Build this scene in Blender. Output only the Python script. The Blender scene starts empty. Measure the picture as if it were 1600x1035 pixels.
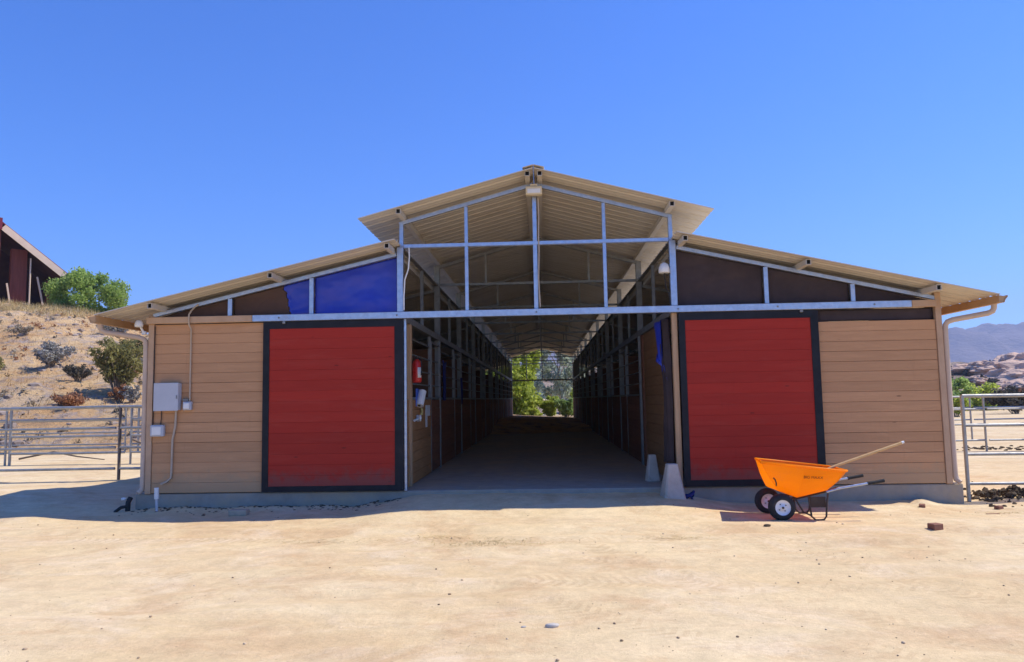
import bpy, bmesh, math, random
import numpy as np
from mathutils import Vector, Matrix, noise as mnoise

S = bpy.context.scene
COL = S.collection
rad = math.radians
rng = np.random.default_rng(7)
random.seed(7)

# ------------------------------------------------------------------ camera
cam_d = bpy.data.cameras.new("camera")
cam = bpy.data.objects.new("camera", cam_d)
COL.objects.link(cam)
S.camera = cam
YAW, PITCH, ROLL = .0407, .0906, .0179
_f = Vector((-math.sin(YAW)*math.cos(PITCH), math.cos(YAW)*math.cos(PITCH), math.sin(PITCH)))
_r0 = Vector((math.cos(YAW), math.sin(YAW), 0)); _u0 = _r0.cross(_f)
_r = _r0*math.cos(ROLL) - _u0*math.sin(ROLL); _u = _r0*math.sin(ROLL) + _u0*math.cos(ROLL)
M3 = Matrix((_r, _u, -_f)).transposed()
cam.matrix_world = Matrix.Translation((.0804, -10.4931, 1.2259)) @ M3.to_4x4()
cam_d.sensor_width = 36.0
cam_d.lens = 36.0*1180/1600
cam_d.clip_start = .05
cam_d.clip_end = 12000

# ------------------------------------------------------------------ sky, sun, exposure
SUN_DIR = Vector((.75, .15, 1.0)).normalized()          # towards the sun
EL = math.asin(SUN_DIR.z)
AZ = math.atan2(SUN_DIR.x, SUN_DIR.y)                   # clockwise from +Y
W = bpy.data.worlds.new("World"); S.world = W; W.use_nodes = True
wn = W.node_tree; wn.nodes.clear()
sky = wn.nodes.new('ShaderNodeTexSky'); sky.sky_type = 'NISHITA'; sky.sun_disc = False
sky.sun_elevation = EL; sky.sun_rotation = AZ; sky.altitude = 600
sky.air_density = 1.0; sky.dust_density = .25; sky.ozone_density = 4.0
hs = wn.nodes.new('ShaderNodeHueSaturation'); hs.inputs['Saturation'].default_value = 1.28
hs.inputs['Hue'].default_value = .505
bg = wn.nodes.new('ShaderNodeBackground'); bg.inputs['Strength'].default_value = .135
wo = wn.nodes.new('ShaderNodeOutputWorld')
tint = wn.nodes.new('ShaderNodeMix'); tint.data_type = 'RGBA'; tint.blend_type = 'MULTIPLY'
tint.inputs[0].default_value = 1; tint.inputs[7].default_value = (.61, .98, 1.43, 1)   # deep desert blue
wn.links.new(sky.outputs[0], hs.inputs['Color']); wn.links.new(hs.outputs[0], tint.inputs[6]); wn.links.new(tint.outputs[2], bg.inputs[0]); wn.links.new(bg.outputs[0], wo.inputs[0])
sl = bpy.data.lights.new("sun", 'SUN'); sl.energy = 4.9; sl.angle = rad(.5); sl.color = (1, .93, .80)
so = bpy.data.objects.new("sun", sl); COL.objects.link(so)
so.rotation_euler = SUN_DIR.to_track_quat('Z', 'Y').to_euler(); so.location = (20, 5, 30)
S.view_settings.view_transform = 'Standard'; S.view_settings.look = 'None'
S.view_settings.exposure = .31; S.view_settings.gamma = 1; S.view_settings.use_curve_mapping = False
S.render.engine = 'CYCLES'
S.cycles.max_bounces = 10; S.cycles.diffuse_bounces = 6; S.cycles.use_denoising = True
S.cycles.sample_clamp_indirect = 8

# ------------------------------------------------------------------ materials
def new_mat(name):
    m = bpy.data.materials.new(name); m.use_nodes = True
    n = m.node_tree; n.nodes.clear()
    out = n.nodes.new('ShaderNodeOutputMaterial'); b = n.nodes.new('ShaderNodeBsdfPrincipled')
    n.links.new(b.outputs[0], out.inputs[0])
    return m, n, b, out
def coords(n, scale=(1, 1, 1)):
    tc = n.nodes.new('ShaderNodeTexCoord'); mp = n.nodes.new('ShaderNodeMapping')
    mp.inputs['Scale'].default_value = scale
    n.links.new(tc.outputs['Object'], mp.inputs[0]); return mp.outputs[0]
def noise(n, vec, scale, detail=6, rough=.6, dist=0):
    t = n.nodes.new('ShaderNodeTexNoise'); n.links.new(vec, t.inputs['Vector'])
    t.inputs['Scale'].default_value = scale; t.inputs['Detail'].default_value = detail
    t.inputs['Roughness'].default_value = rough; t.inputs['Distortion'].default_value = dist
    return t.outputs['Fac']
def ramp(n, fac, stops):
    r = n.nodes.new('ShaderNodeValToRGB'); n.links.new(fac, r.inputs[0])
    e = r.color_ramp.elements
    while len(e) < len(stops): e.new(.5)
    for k, (p, c) in enumerate(stops):
        e[k].position = p; e[k].color = (*c, 1) if len(c) == 3 else c
    return r.outputs[0]
def mix(n, fac, a, b, mode='MIX'):
    x = n.nodes.new('ShaderNodeMix'); x.data_type = 'RGBA'; x.blend_type = mode
    for s, v in ((x.inputs[0], fac), (x.inputs[6], a), (x.inputs[7], b)):
        if hasattr(v, 'links'): n.links.new(v, s)
        elif isinstance(v, (int, float)): s.default_value = v
        else: s.default_value = (*v, 1)
    return x.outputs[2]
def bump(n, b, h, strength, dist=.02):
    k = n.nodes.new('ShaderNodeBump'); k.inputs['Strength'].default_value = strength
    k.inputs['Distance'].default_value = dist
    n.links.new(h, k.inputs['Height']); n.links.new(k.outputs[0], b.inputs['Normal'])
def g3(v): return (v, v, v)

def simple(name, c1, c2, scale=4, stretch=(1, 1, 1), rough=.7, metal=0, bmp=.15, bscale=None, dirt=None, spec=.4, bdist=.01):
    """two colours mixed by noise, optional dirt colour in broad patches, and bump"""
    m, n, b, o = new_mat(name)
    v = coords(n, stretch)
    col = ramp(n, noise(n, v, scale, 8, .65), [(.3, c1), (.7, c2)])
    if dirt:
        v2 = coords(n)
        f = ramp(n, noise(n, v2, dirt[1], 6, .7, .5), [(dirt[2], g3(0)), (dirt[2]+.18, g3(1))])
        fm = n.nodes.new('ShaderNodeMath'); fm.operation = 'MULTIPLY'; fm.inputs[1].default_value = dirt[3]
        n.links.new(f, fm.inputs[0]); col = mix(n, fm.outputs[0], col, dirt[0])
    n.links.new(col, b.inputs['Base Color'])
    rr = ramp(n, noise(n, v, scale*1.7, 4), [(.3, g3(max(0, rough-.1))), (.7, g3(min(1, rough+.1)))])
    n.links.new(rr, b.inputs['Roughness'])
    b.inputs['Metallic'].default_value = metal
    b.inputs['Specular IOR Level'].default_value = spec
    if bmp: bump(n, b, noise(n, v, bscale or scale*6, 6), bmp, bdist)
    return m
def board_mat(name, c1, c2, streak, axis=0, bmp=.25, rough=.75, fade=None, spec=.3, splash=None):
    """painted or bare boards: grain running along an axis, a shade per board, worn patches"""
    m, n, b, o = new_mat(name)
    st = [9, 9, 9]; st[axis] = .7
    v = coords(n, st)
    g = noise(n, v, 3.2, 8, .7)
    col = ramp(n, g, [(.25, c1), (.75, c2)])
    isl = n.nodes.new('ShaderNodeNewGeometry')
    pb = ramp(n, isl.outputs['Random Per Island'], [(0, g3(.91)), (1, g3(1.07))])
    col = mix(n, 1.0, col, pb, 'MULTIPLY')
    st2 = [1.6, 1.6, 3.2]; st2[axis] = .45
    f = ramp(n, noise(n, coords(n, st2), 2.6, 8, .7, .6), [(.52, g3(0)), (.72, g3(1))])
    fm = n.nodes.new('ShaderNodeMath'); fm.operation = 'MULTIPLY'; fm.inputs[1].default_value = streak
    n.links.new(f, fm.inputs[0])
    col = mix(n, fm.outputs[0], col, fade or tuple(min(1, x*1.5+.02) for x in c2))
    # knots and nail stains
    vo = n.nodes.new('ShaderNodeTexVoronoi'); st3 = [2.2, 2.2, 5]; st3[axis] = 1.3
    n.links.new(coords(n, st3), vo.inputs['Vector']); vo.inputs['Scale'].default_value = 1.1
    kn = ramp(n, vo.outputs['Distance'], [(.03, g3(.8)), (.06, g3(0))])
    col = mix(n, kn, col, tuple(x*.25 for x in c1))
    if splash:
        sx = n.nodes.new('ShaderNodeSeparateXYZ'); n.links.new(coords(n), sx.inputs[0])
        nz = noise(n, coords(n), 7, 8, .75)
        ma = n.nodes.new('ShaderNodeMath'); ma.operation = 'MULTIPLY_ADD'; n.links.new(nz, ma.inputs[0]); ma.inputs[1].default_value = -.75; n.links.new(sx.outputs['Z'], ma.inputs[2])
        sp = ramp(n, ma.outputs[0], [(0, g3(.65)), (.06, g3(0))])
        mr = n.nodes.new('ShaderNodeMath'); mr.operation = 'ADD'; n.links.new(ma.outputs[0], mr.inputs[0]); mr.inputs[1].default_value = .22
        sp = ramp(n, mr.outputs[0], [(.0, g3(.6)), (.16, g3(0))])
        col = mix(n, sp, col, splash)
        # runs and scuffs
        rn = noise(n, coords(n, (14, 14, .9)), 1.6, 6, .7)
        rf = ramp(n, rn, [(.60, g3(0)), (.75, g3(.28))]); col = mix(n, rf, col, tuple(x*.55 for x in c1))
    n.links.new(col, b.inputs['Base Color'])
    b.inputs['Roughness'].default_value = rough
    b.inputs['Specular IOR Level'].default_value = spec
    bump(n, b, g, bmp, .006)
    return m
def leaf_mat(name, cols, trans=.3, rough=.6):
    m, n, b, o = new_mat(name)
    isl = n.nodes.new('ShaderNodeNewGeometry')
    k = len(cols)
    col = ramp(n, isl.outputs['Random Per Island'], [(i/(k-1), c) for i, c in enumerate(cols)])
    big = ramp(n, noise(n, coords(n), .9, 3), [(.3, g3(.78)), (.7, g3(1.15))])
    col = mix(n, 1, col, big, 'MULTIPLY')
    n.links.new(col, b.inputs['Base Color']); b.inputs['Roughness'].default_value = rough
    b.inputs['Specular IOR Level'].default_value = .25
    t = n.nodes.new('ShaderNodeBsdfTranslucent'); n.links.new(col, t.inputs[0])
    mx = n.nodes.new('ShaderNodeMixShader'); mx.inputs[0].default_value = trans
    n.links.new(b.outputs[0], mx.inputs[1]); n.links.new(t.outputs[0], mx.inputs[2]); n.links.new(mx.outputs[0], o.inputs[0])
    return m

MT = {}
MT['tan_siding'] = board_mat('tan_painted_siding', (.475, .25, .122), (.56, .305, .152), .22, 0, .3, splash=(.42, .29, .17))
MT['tan_side'] = board_mat('tan_painted_side_siding', (.48, .255, .115), (.55, .305, .145), .2, 1, .3)
MT['red_door'] = board_mat('red_painted_boards', (.34, .019, .009), (.41, .026, .012), .28, 0, .4, .65, (.42, .075, .05), splash=(.20, .075, .06))
MT['black_frame'] = simple('black_painted_steel', (.012, .013, .017), (.022, .023, .028), 6, rough=.5, bmp=.1, dirt=((.10, .075, .055), 3, .64, .3), spec=.18)
MT['tan_trim'] = simple('tan_painted_trim', (.46, .29, .17), (.55, .36, .22), 5, rough=.65, bmp=.1, dirt=((.3, .2, .12), 2, .58, .4))
MT['galv'] = simple('galvanised_steel', (.36, .42, .54), (.52, .575, .69), 14, rough=.4, metal=.85, bmp=.06, bscale=60, dirt=((.34, .30, .27), 3, .62, .5))
MT['galv_dull'] = simple('dull_galvanised_steel', (.21, .21, .205), (.31, .31, .30), 9, rough=.55, metal=.5, bmp=.08, dirt=((.2, .13, .08), 2.5, .6, .5))
MT['rail'] = simple('fence_pipe_steel', (.27, .265, .25), (.42, .415, .40), 7, rough=.5, metal=.55, bmp=.08, dirt=((.22, .15, .1), 2.5, .62, .6))
MT['rust_pipe'] = simple('weathered_dark_pipe', (.13, .10, .085), (.24, .20, .17), 7, rough=.65, metal=.4, bmp=.1)
MT['roof'] = simple('tan_roof_sheet', (.56, .50, .41), (.64, .575, .485), 1.6, (.5, 2, 1), rough=.6, bmp=.05, dirt=((.40, .31, .21), 1.2, .56, .45))
MT['gutter'] = simple('ochre_gutter_paint', (.46, .27, .12), (.56, .34, .17), 3, rough=.6, bmp=.05)
MT['spout'] = simple('beige_downspout_paint', (.52, .38, .27), (.62, .47, .35), 3, rough=.55, bmp=.05, dirt=((.35, .24, .16), 3, .6, .5))
MT['hollow'] = simple('tube_shade_letter_black', (.008, .007, .006), (.014, .012, .01), 4, rough=.9, bmp=0)  # near-black: painted shade inside the purlin tubes, also the tray lettering
MT['concrete'] = simple('grey_concrete', (.38, .30, .21), (.48, .39, .285), 5, rough=.9, bmp=.5, bscale=40, dirt=((.22, .18, .14), 2, .5, .6), bdist=.008)
MT['pier'] = simple('cast_concrete_pier', (.44, .375, .31), (.57, .50, .42), 5, rough=.9, bmp=.5, bscale=40, dirt=((.34, .25, .18), 3, .48, .75), bdist=.008)
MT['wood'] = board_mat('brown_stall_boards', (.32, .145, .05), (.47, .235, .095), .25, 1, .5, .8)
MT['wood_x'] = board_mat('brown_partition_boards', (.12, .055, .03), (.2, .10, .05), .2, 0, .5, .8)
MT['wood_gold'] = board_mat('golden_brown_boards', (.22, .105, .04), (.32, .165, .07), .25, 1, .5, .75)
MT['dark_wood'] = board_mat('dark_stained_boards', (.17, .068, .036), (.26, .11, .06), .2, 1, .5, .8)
MT['jamb_wood'] = simple('raw_timber_post', (.42, .25, .13), (.56, .36, .2), 4, (8, 8, .7), rough=.75, bmp=.3)
MT['tarp_blue'] = simple('blue_tarpaulin', (.018, .035, .38), (.028, .055, .47), 2.5, rough=.42, bmp=.1, bscale=9, spec=.5)
MT['mesh_dark'] = simple('dark_shade_cloth', (.085, .048, .034), (.115, .066, .048), 3, rough=.8, bmp=.2, bscale=120, dirt=((.13, .06, .04), 1.5, .58, .6), spec=.2)
MT['mesh_black'] = simple('black_shade_cloth', (.050, .036, .036), (.078, .054, .052), 3, rough=.85, bmp=.2, bscale=90, spec=.2)
MT['box_grey'] = simple('grey_enamel', (.45, .46, .49), (.52, .53, .56), 3, rough=.45, bmp=.03)
MT['pvc'] = simple('white_plastic', (.70, .69, .66), (.8, .79, .76), 5, rough=.4, bmp=.03)
MT['cable'] = simple('beige_conduit', (.42, .33, .24), (.52, .42, .31), 5, rough=.5, bmp=.03)
MT['black_plastic'] = simple('black_rubber', (.012, .012, .013), (.025, .025, .026), 8, rough=.7, bmp=.2, bscale=60, dirt=((.15, .11, .07), 5, .6, .4))
MT['tyre'] = simple('black_tyre_rubber', (.016, .016, .018), (.03, .03, .032), 8, rough=.75, bmp=.25, bscale=70, dirt=((.2, .14, .09), 6, .56, .35))
MT['rim'] = simple('white_wheel_enamel', (.68, .69, .72), (.8, .8, .82), 5, rough=.4, bmp=.04, dirt=((.4, .32, .24), 9, .62, .5))
MT['dark_steel'] = simple('rusty_black_steel', (.05, .035, .028), (.10, .07, .05), 9, rough=.65, metal=.3, bmp=.15)
MT['ash'] = simple('pale_wooden_shaft', (.55, .33, .13), (.68, .44, .2), 6, (.6, 8, 8), rough=.55, bmp=.1)
MT['ext_red'] = simple('red_extinguisher_paint', (.5, .02, .015), (.6, .035, .025), 5, rough=.35, bmp=.03)
MT['paper'] = simple('white_paper', (.72, .71, .68), (.8, .79, .76), 5, rough=.8, bmp=.05)
MT['yellow'] = simple('yellow_rag', (.62, .5, .16), (.72, .6, .22), 8, rough=.85, bmp=.3)
MT['blue_plastic'] = simple('blue_plastic', (.05, .13, .55), (.08, .18, .65), 5, rough=.4, bmp=.05)
MT['brick'] = simple('red_brown_brick', (.20, .085, .055), (.30, .14, .09), 9, rough=.9, bmp=.5, bscale=50, dirt=((.45, .33, .22), 8, .58, .6))
MT['rope'] = simple('navy_rope', (.015, .02, .12), (.03, .04, .2), 12, rough=.8, bmp=.3)
MT['slab'] = simple('dusty_concrete_slab', (.26, .235, .20), (.36, .325, .275), 4, rough=.92, bmp=.5, bscale=35, dirt=((.44, .33, .21), .9, .47, .6), bdist=.008)
MT['stone'] = simple('pale_field_stone', (.42, .38, .33), (.55, .5, .44), 5, rough=.9, bmp=.5)
MT['hill_stone'] = simple('brown_grey_hill_stone', (.16, .12, .10), (.46, .37, .31), .6, rough=.95, bmp=.5)
MT['lamp_housing'] = simple('cream_lamp_housing', (.62, .52, .34), (.72, .62, .43), 4, rough=.5, bmp=.05)
MT['lamp_glass'] = simple('pale_lamp_glass', (.7, .7, .68), (.78, .78, .76), 4, rough=.2, bmp=0)
MT['barn_red'] = simple('red_barn_paint', (.15, .036, .024), (.25, .065, .042), 1.2, (4, 4, .5), rough=.75, bmp=.1)
MT['barn_dark'] = simple('dark_barn_inside', (.04, .017, .014), (.07, .03, .022), 1.2, rough=.85, bmp=.1)
MT['barn_cream'] = simple('cream_fascia', (.62, .46, .34), (.72, .55, .42), 2, rough=.6, bmp=.05)
MT['barn_trim'] = simple('maroon_trim', (.16, .012, .03), (.22, .02, .04), 2, rough=.5, bmp=.05)
MT['bark'] = simple('grey_brown_bark', (.11, .08, .055), (.2, .15, .11), 6, (1, 1, .3), rough=.95, bmp=.6)
MT['twig'] = simple('dry_twig', (.16, .12, .09), (.28, .22, .16), 6, rough=.95, bmp=.2)
MT['leaf_bright'] = leaf_mat('bright_green_leaf', [(.26, .38, .08), (.36, .49, .12), (.44, .56, .18), (.18, .28, .05)], .62)
MT['leaf_yellow'] = leaf_mat('yellow_green_leaf', [(.34, .42, .05), (.46, .54, .08), (.55, .60, .13), (.24, .30, .05)], .6)
MT['leaf_green'] = leaf_mat('mid_green_leaf', [(.20, .32, .08), (.30, .42, .12), (.38, .48, .18), (.13, .22, .05)], .55)
MT['leaf_bluish'] = leaf_mat('blue_green_leaf', [(.26, .32, .22), (.36, .42, .3), (.44, .48, .38), (.18, .22, .15)], .5)
MT['leaf_olive'] = leaf_mat('olive_brush_leaf', [(.20, .18, .05), (.29, .26, .08), (.36, .33, .12), (.13, .11, .04)], .4)
MT['leaf_grey'] = leaf_mat('grey_sage_leaf', [(.26, .25, .22), (.34, .33, .30), (.42, .40, .36), (.17, .16, .14)], .2)
MT['leaf_dark'] = leaf_mat('dark_scrub_leaf', [(.06, .055, .04), (.10, .09, .065), (.14, .12, .085), (.04, .036, .03)], .2)
MT['leaf_rust'] = leaf_mat('rusty_dry_leaf', [(.26, .10, .04), (.36, .16, .07), (.42, .22, .11), (.2, .08, .04)], .2)
MT['leaf_tan'] = leaf_mat('dry_tan_scrub', [(.30, .23, .14), (.40, .31, .2), (.36, .33, .27), (.22, .17, .11)], .2, .9)
MT['straw'] = leaf_mat('dry_straw', [(.42, .32, .13), (.56, .43, .2), (.66, .54, .3), (.33, .24, .11)], .25, .8)
MT['grass_dry'] = leaf_mat('dry_hill_grass', [(.46, .26, .09), (.56, .34, .13), (.60, .41, .19), (.32, .21, .11)], .25, .85)
MT['dung'] = simple('dark_dung', (.05, .035, .02), (.12, .085, .05), 12, rough=1, bmp=.6)
MT['pebble'] = leaf_mat('yard_pebbles', [(.22, .15, .09), (.46, .34, .22), (.58, .45, .31), (.36, .26, .17)], 0, .9)

def ground_mat():
    m, n, b, o = new_mat('sandy_yard')
    v = coords(n)
    big = noise(n, v, .33, 5, .6, .6)
    col = ramp(n, big, [(.3, (.63, .46, .25)), (.5, (.69, .535, .315)), (.7, (.73, .585, .365))])
    # wheel tracks: long soft streaks running along the front of the barn
    tr = noise(n, coords(n, (.22, 1.5, 1)), 1.3, 6, .65, .9)
    col = mix(n, ramp(n, tr, [(.47, g3(0)), (.66, g3(.45))]), col, (.56, .385, .225))
    tr2 = noise(n, coords(n, (.35, 1.0, 1)), 1.9, 8, .7, 1.4)
    col = mix(n, ramp(n, tr2, [(.55, g3(0)), (.75, g3(.35))]), col, (.76, .62, .45))
    bl = noise(n, v, 1.15, 7, .72, .4)
    col = mix(n, ramp(n, bl, [(.50, g3(0)), (.64, g3(.7))]), col, (.56, .375, .205))
    bl2 = noise(n, coords(n, (1, 1.3, 1)), .75, 7, .7, 1.0)
    col = mix(n, ramp(n, bl2, [(.52, g3(0)), (.66, g3(.55))]), col, (.76, .61, .42))
    # pressed tyre tread: two crossing runs of cleat marks, broken up by wear
    tread = None
    for ang, c0, half in ((1.148, -.72, .12), (1.148, .78, .12), (.10, -4.3, .14), (.04, -2.6, .12), (.80, -3.4, .13), (.80, -2.2, .13)):
        mp = n.nodes.new('ShaderNodeMapping'); mp.inputs['Rotation'].default_value = (0, 0, ang)
        n.links.new(v, mp.inputs[0]); sx = n.nodes.new('ShaderNodeSeparateXYZ'); n.links.new(mp.outputs[0], sx.inputs[0])
        def M(op, a, b_=None):
            q = n.nodes.new('ShaderNodeMath'); q.operation = op
            for i_, w in enumerate((a, b_)):
                if w is None: continue
                if hasattr(w, 'links'): n.links.new(w, q.inputs[i_])
                else: q.inputs[i_].default_value = w
            return q.outputs[0]
        d = M('ABSOLUTE', M('SUBTRACT', sx.outputs['Y'], c0))
        band = M('LESS_THAN', d, half)
        ribs = M('GREATER_THAN', M('SINE', M('ADD', M('MULTIPLY', sx.outputs['X'], 70.0), M('MULTIPLY', d, 40.0))), .1)
        gate = ramp(n, noise(n, mp.outputs[0], .9, 5, .7), [(.47, g3(0)), (.62, g3(1))])
        t_ = M('MULTIPLY', M('MULTIPLY', band, ribs), gate)
        tread = t_ if tread is None else M('MAXIMUM', tread, t_)
    col = mix(n, M('MULTIPLY', tread, .42), col, (.52, .36, .20))
    # fine grit and dark specks
    fine = noise(n, v, 28, 6, .75)
    col = mix(n, 1, col, ramp(n, fine, [(.25, g3(.87)), (.75, g3(1.09))]), 'MULTIPLY')
    mid = noise(n, v, 6, 8, .7)
    col = mix(n, 1, col, ramp(n, mid, [(.3, g3(.86)), (.7, g3(1.09))]), 'MULTIPLY')
    vo = n.nodes.new('ShaderNodeTexVoronoi'); vo.inputs['Scale'].default_value = 9; n.links.new(v, vo.inputs['Vector'])
    vo.inputs['Randomness'].default_value = 1
    sp = ramp(n, vo.outputs['Distance'], [(.06, g3(.7)), (.11, g3(0))])
    gate = ramp(n, noise(n, v, 1.1, 3), [(.5, g3(0)), (.6, g3(1))])
    col = mix(n, mix(n, 1, sp, gate, 'MULTIPLY'), col, (.30, .2, .12))
    n.links.new(col, b.inputs['Base Color']); b.inputs['Roughness'].default_value = .95
    b.inputs['Specular IOR Level'].default_value = .15
    ad = n.nodes.new('ShaderNodeMath'); ad.operation = 'ADD'; n.links.new(fine, ad.inputs[0]); n.links.new(mid, ad.inputs[1])
    ad2 = n.nodes.new('ShaderNodeMath'); ad2.operation = 'MULTIPLY_ADD'; n.links.new(tread, ad2.inputs[0]); ad2.inputs[1].default_value = -.3; n.links.new(ad.outputs[0], ad2.inputs[2])
    bump(n, b, ad2.outputs[0], .42, .022)
    return m
MT['ground'] = ground_mat()
def hill_mat():
    m, n, b, o = new_mat('dry_rocky_slope')
    v = coords(n)
    col = ramp(n, noise(n, v, .35, 8, .7, .8), [(.30, (.38, .24, .14)), (.42, (.54, .33, .16)), (.55, (.62, .43, .23)), (.68, (.54, .40, .27))])
    f = ramp(n, noise(n, v, 1.1, 9, .78, .5), [(.5, g3(0)), (.6, g3(.85))])
    col = mix(n, f, col, (.36, .30, .28))
    f2 = ramp(n, noise(n, v, 2.2, 9, .82, .3), [(.53, g3(0)), (.62, g3(.85))])
    col = mix(n, f2, col, (.19, .13, .09))
    f3 = ramp(n, noise(n, v, .8, 6, .8, .3), [(.55, g3(0)), (.7, g3(.7))])
    col = mix(n, f3, col, (.60, .40, .19))
    n.links.new(col, b.inputs['Base Color']); b.inputs['Roughness'].default_value = 1; b.inputs['Specular IOR Level'].default_value = .1
    bump(n, b, noise(n, v, 3, 10, .75), .9, .25)
    return m
MT['hill'] = hill_mat()
def rock_mat():
    m, n, b, o = new_mat('granite_hillside')
    v = coords(n)
    col = ramp(n, noise(n, v, .06, 10, .75, .6), [(.35, (.12, .09, .075)), (.48, (.26, .19, .15)), (.56, (.46, .36, .29)), (.7, (.16, .13, .10))])
    f = ramp(n, noise(n, v, .35, 8, .8), [(.5, g3(0)), (.62, g3(.8))])
    col = mix(n, f, col, (.07, .065, .05))
    n.links.new(col, b.inputs['Base Color']); b.inputs['Roughness'].default_value = 1; b.inputs['Specular IOR Level'].default_value = .1
    bump(n, b, noise(n, v, .5, 10, .75), .9, 1.2)
    return m
MT['rocky'] = rock_mat()
MT['boulder'] = simple('pale_granite', (.48, .31, .22), (.68, .49, .37), .35, rough=.95, bmp=.9, bscale=1.0, dirt=((.24, .155, .11), .25, .52, .7), bdist=.8)
MT['mountain'] = simple('distant_scrub_mountain', (.13, .11, .12), (.24, .19, .18), .006, (1, 1, 2), rough=1, bmp=.6, bscale=.02, bdist=30, spec=.05)

# ------------------------------------------------------------------ mesh builder
OFF = {}
class MB:
    def __init__(s): s.v = []; s.f = []; s.sm = []
    def add(s, vs, fs, smooth=False):
        o = len(s.v); s.v += [tuple(map(float, p)) for p in vs]
        s.f += [tuple(i+o for i in f) for f in fs]; s.sm += [smooth]*len(fs); return s
    def box(s, x0, x1, y0, y1, z0, z1):
        x0, x1 = sorted((x0, x1)); y0, y1 = sorted((y0, y1)); z0, z1 = sorted((z0, z1))
        return s.add([(x0,y0,z0),(x1,y0,z0),(x1,y1,z0),(x0,y1,z0),(x0,y0,z1),(x1,y0,z1),(x1,y1,z1),(x0,y1,z1)],
                     [(0,3,2,1),(4,5,6,7),(0,1,5,4),(1,2,6,5),(2,3,7,6),(3,0,4,7)])
    def bar(s, a, b, w, h, up=(0, 0, 1)):
        a, b = Vector(a), Vector(b); d = (b-a).normalized(); u = Vector(up)
        if abs(d.dot(u)) > .98: u = Vector((0, 1, 0))
        r = d.cross(u).normalized(); u = r.cross(d)
        vs = []
        for p in (a, b):
            for i, j in ((-1,-1),(1,-1),(1,1),(-1,1)): vs.append(p+r*(w/2*i)+u*(h/2*j))
        return s.add(vs, [(0,1,2,3)[::-1],(4,5,6,7),(0,1,5,4)[::1],(1,2,6,5),(2,3,7,6),(3,0,4,7)])
    def tube(s, pts, r, n=8, caps=True, smooth=True):
        P = [Vector(p) for p in pts]; R = r if isinstance(r, (list, tuple)) else [r]*len(P)
        rings = []; ref = None
        for i, p in enumerate(P):
            t = (P[min(i+1, len(P)-1)]-P[max(i-1, 0)]).normalized()
            if ref is None:
                ref = Vector((0,0,1)) if abs(t.z) < .9 else Vector((1,0,0))
            a = (ref - t*ref.dot(t)).normalized(); b = t.cross(a); ref = a
            rings.append([p+(a*math.cos(2*math.pi*k/n)+b*math.sin(2*math.pi*k/n))*R[i] for k in range(n)])
        vs = [v for rg in rings for v in rg]; fs = []
        for i in range(len(P)-1):
            for k in range(n):
                k2 = (k+1) % n; fs.append((i*n+k, i*n+k2, (i+1)*n+k2, (i+1)*n+k))
        s.add(vs, fs, smooth)
        if caps: s.add(rings[0], [tuple(range(n))[::-1]]); s.add(rings[-1], [tuple(range(n))])
        return s
    def lathe(s, prof, c, axis='y', n=24, smooth=True):
        c = Vector(c); vs = []; fs = []; m = len(prof)
        for k in range(n):
            a = 2*math.pi*k/n; ca, sa = math.cos(a), math.sin(a)
            for (r, h) in prof:
                p = {'y': (r*ca, h, r*sa), 'z': (r*ca, r*sa, h), 'x': (h, r*ca, r*sa)}[axis]
                vs.append(c+Vector(p))
        for k in range(n):
            k2 = (k+1) % n
            for i in range(m-1): fs.append((k*m+i, k*m+i+1, k2*m+i+1, k2*m+i))
        return s.add(vs, fs, smooth)
    def hollow(s, a, b, w, h, t=.006, up=(0, 0, 1)):
        """an open steel tube: four thin walls"""
        a, b = Vector(a), Vector(b); d = (b-a).normalized(); u = Vector(up)
        r = d.cross(u).normalized(); u = r.cross(d)
        for (o, ww, hh) in ((u*(h/2-t/2), w, t), (-u*(h/2-t/2), w, t), (r*(w/2-t/2), t, h-2*t), (-r*(w/2-t/2), t, h-2*t)):
            s.bar(a+o, b+o, ww, hh, up)
        return s
    def grid(s, fn, us, vs_, smooth=True):
        vv = [fn(u, v) for v in vs_ for u in us]; nu = len(us); fs = []
        for j in range(len(vs_)-1):
            for i in range(nu-1): fs.append((j*nu+i, j*nu+i+1, (j+1)*nu+i+1, (j+1)*nu+i))
        return s.add(vv, fs, smooth)
    def build(s, name, mat, parent=None, bevel=0, solid=0):
        off = OFF.get(parent.name, Vector()) if parent else Vector()
        me = bpy.data.meshes.new(name)
        me.from_pydata([(x-off.x, y-off.y, z-off.z) for x, y, z in s.v], [], s.f)
        me.polygons.foreach_set('use_smooth', s.sm)
        bm = bmesh.new(); bm.from_mesh(me)
        if solid: bmesh.ops.solidify(bm, geom=bm.faces[:], thickness=solid)
        bmesh.ops.recalc_face_normals(bm, faces=bm.faces[:])
        if bevel: bmesh.ops.bevel(bm, geom=bm.edges[:], offset=bevel, segments=1, affect='EDGES', clamp_overlap=True)
        bm.to_mesh(me); bm.free()
        if isinstance(mat, str): mat = MT[mat]
        me.materials.append(mat)
        ob = bpy.data.objects.new(name, me); COL.objects.link(ob)
        if parent: ob.parent = parent
        OFF[ob.name] = off
        return ob
def tag(o, label=None, cat=None, group=None, kind=None):
    if label: o['label'] = label
    if cat: o['category'] = cat
    if group: o['group'] = group
    if kind: o['kind'] = kind
    return o
def thing(name, loc, label, cat, group=None):
    o = bpy.data.objects.new(name, None); COL.objects.link(o); o.location = loc
    o.empty_display_size = .1
    OFF[o.name] = Vector(loc); return tag(o, label, cat, group)
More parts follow.
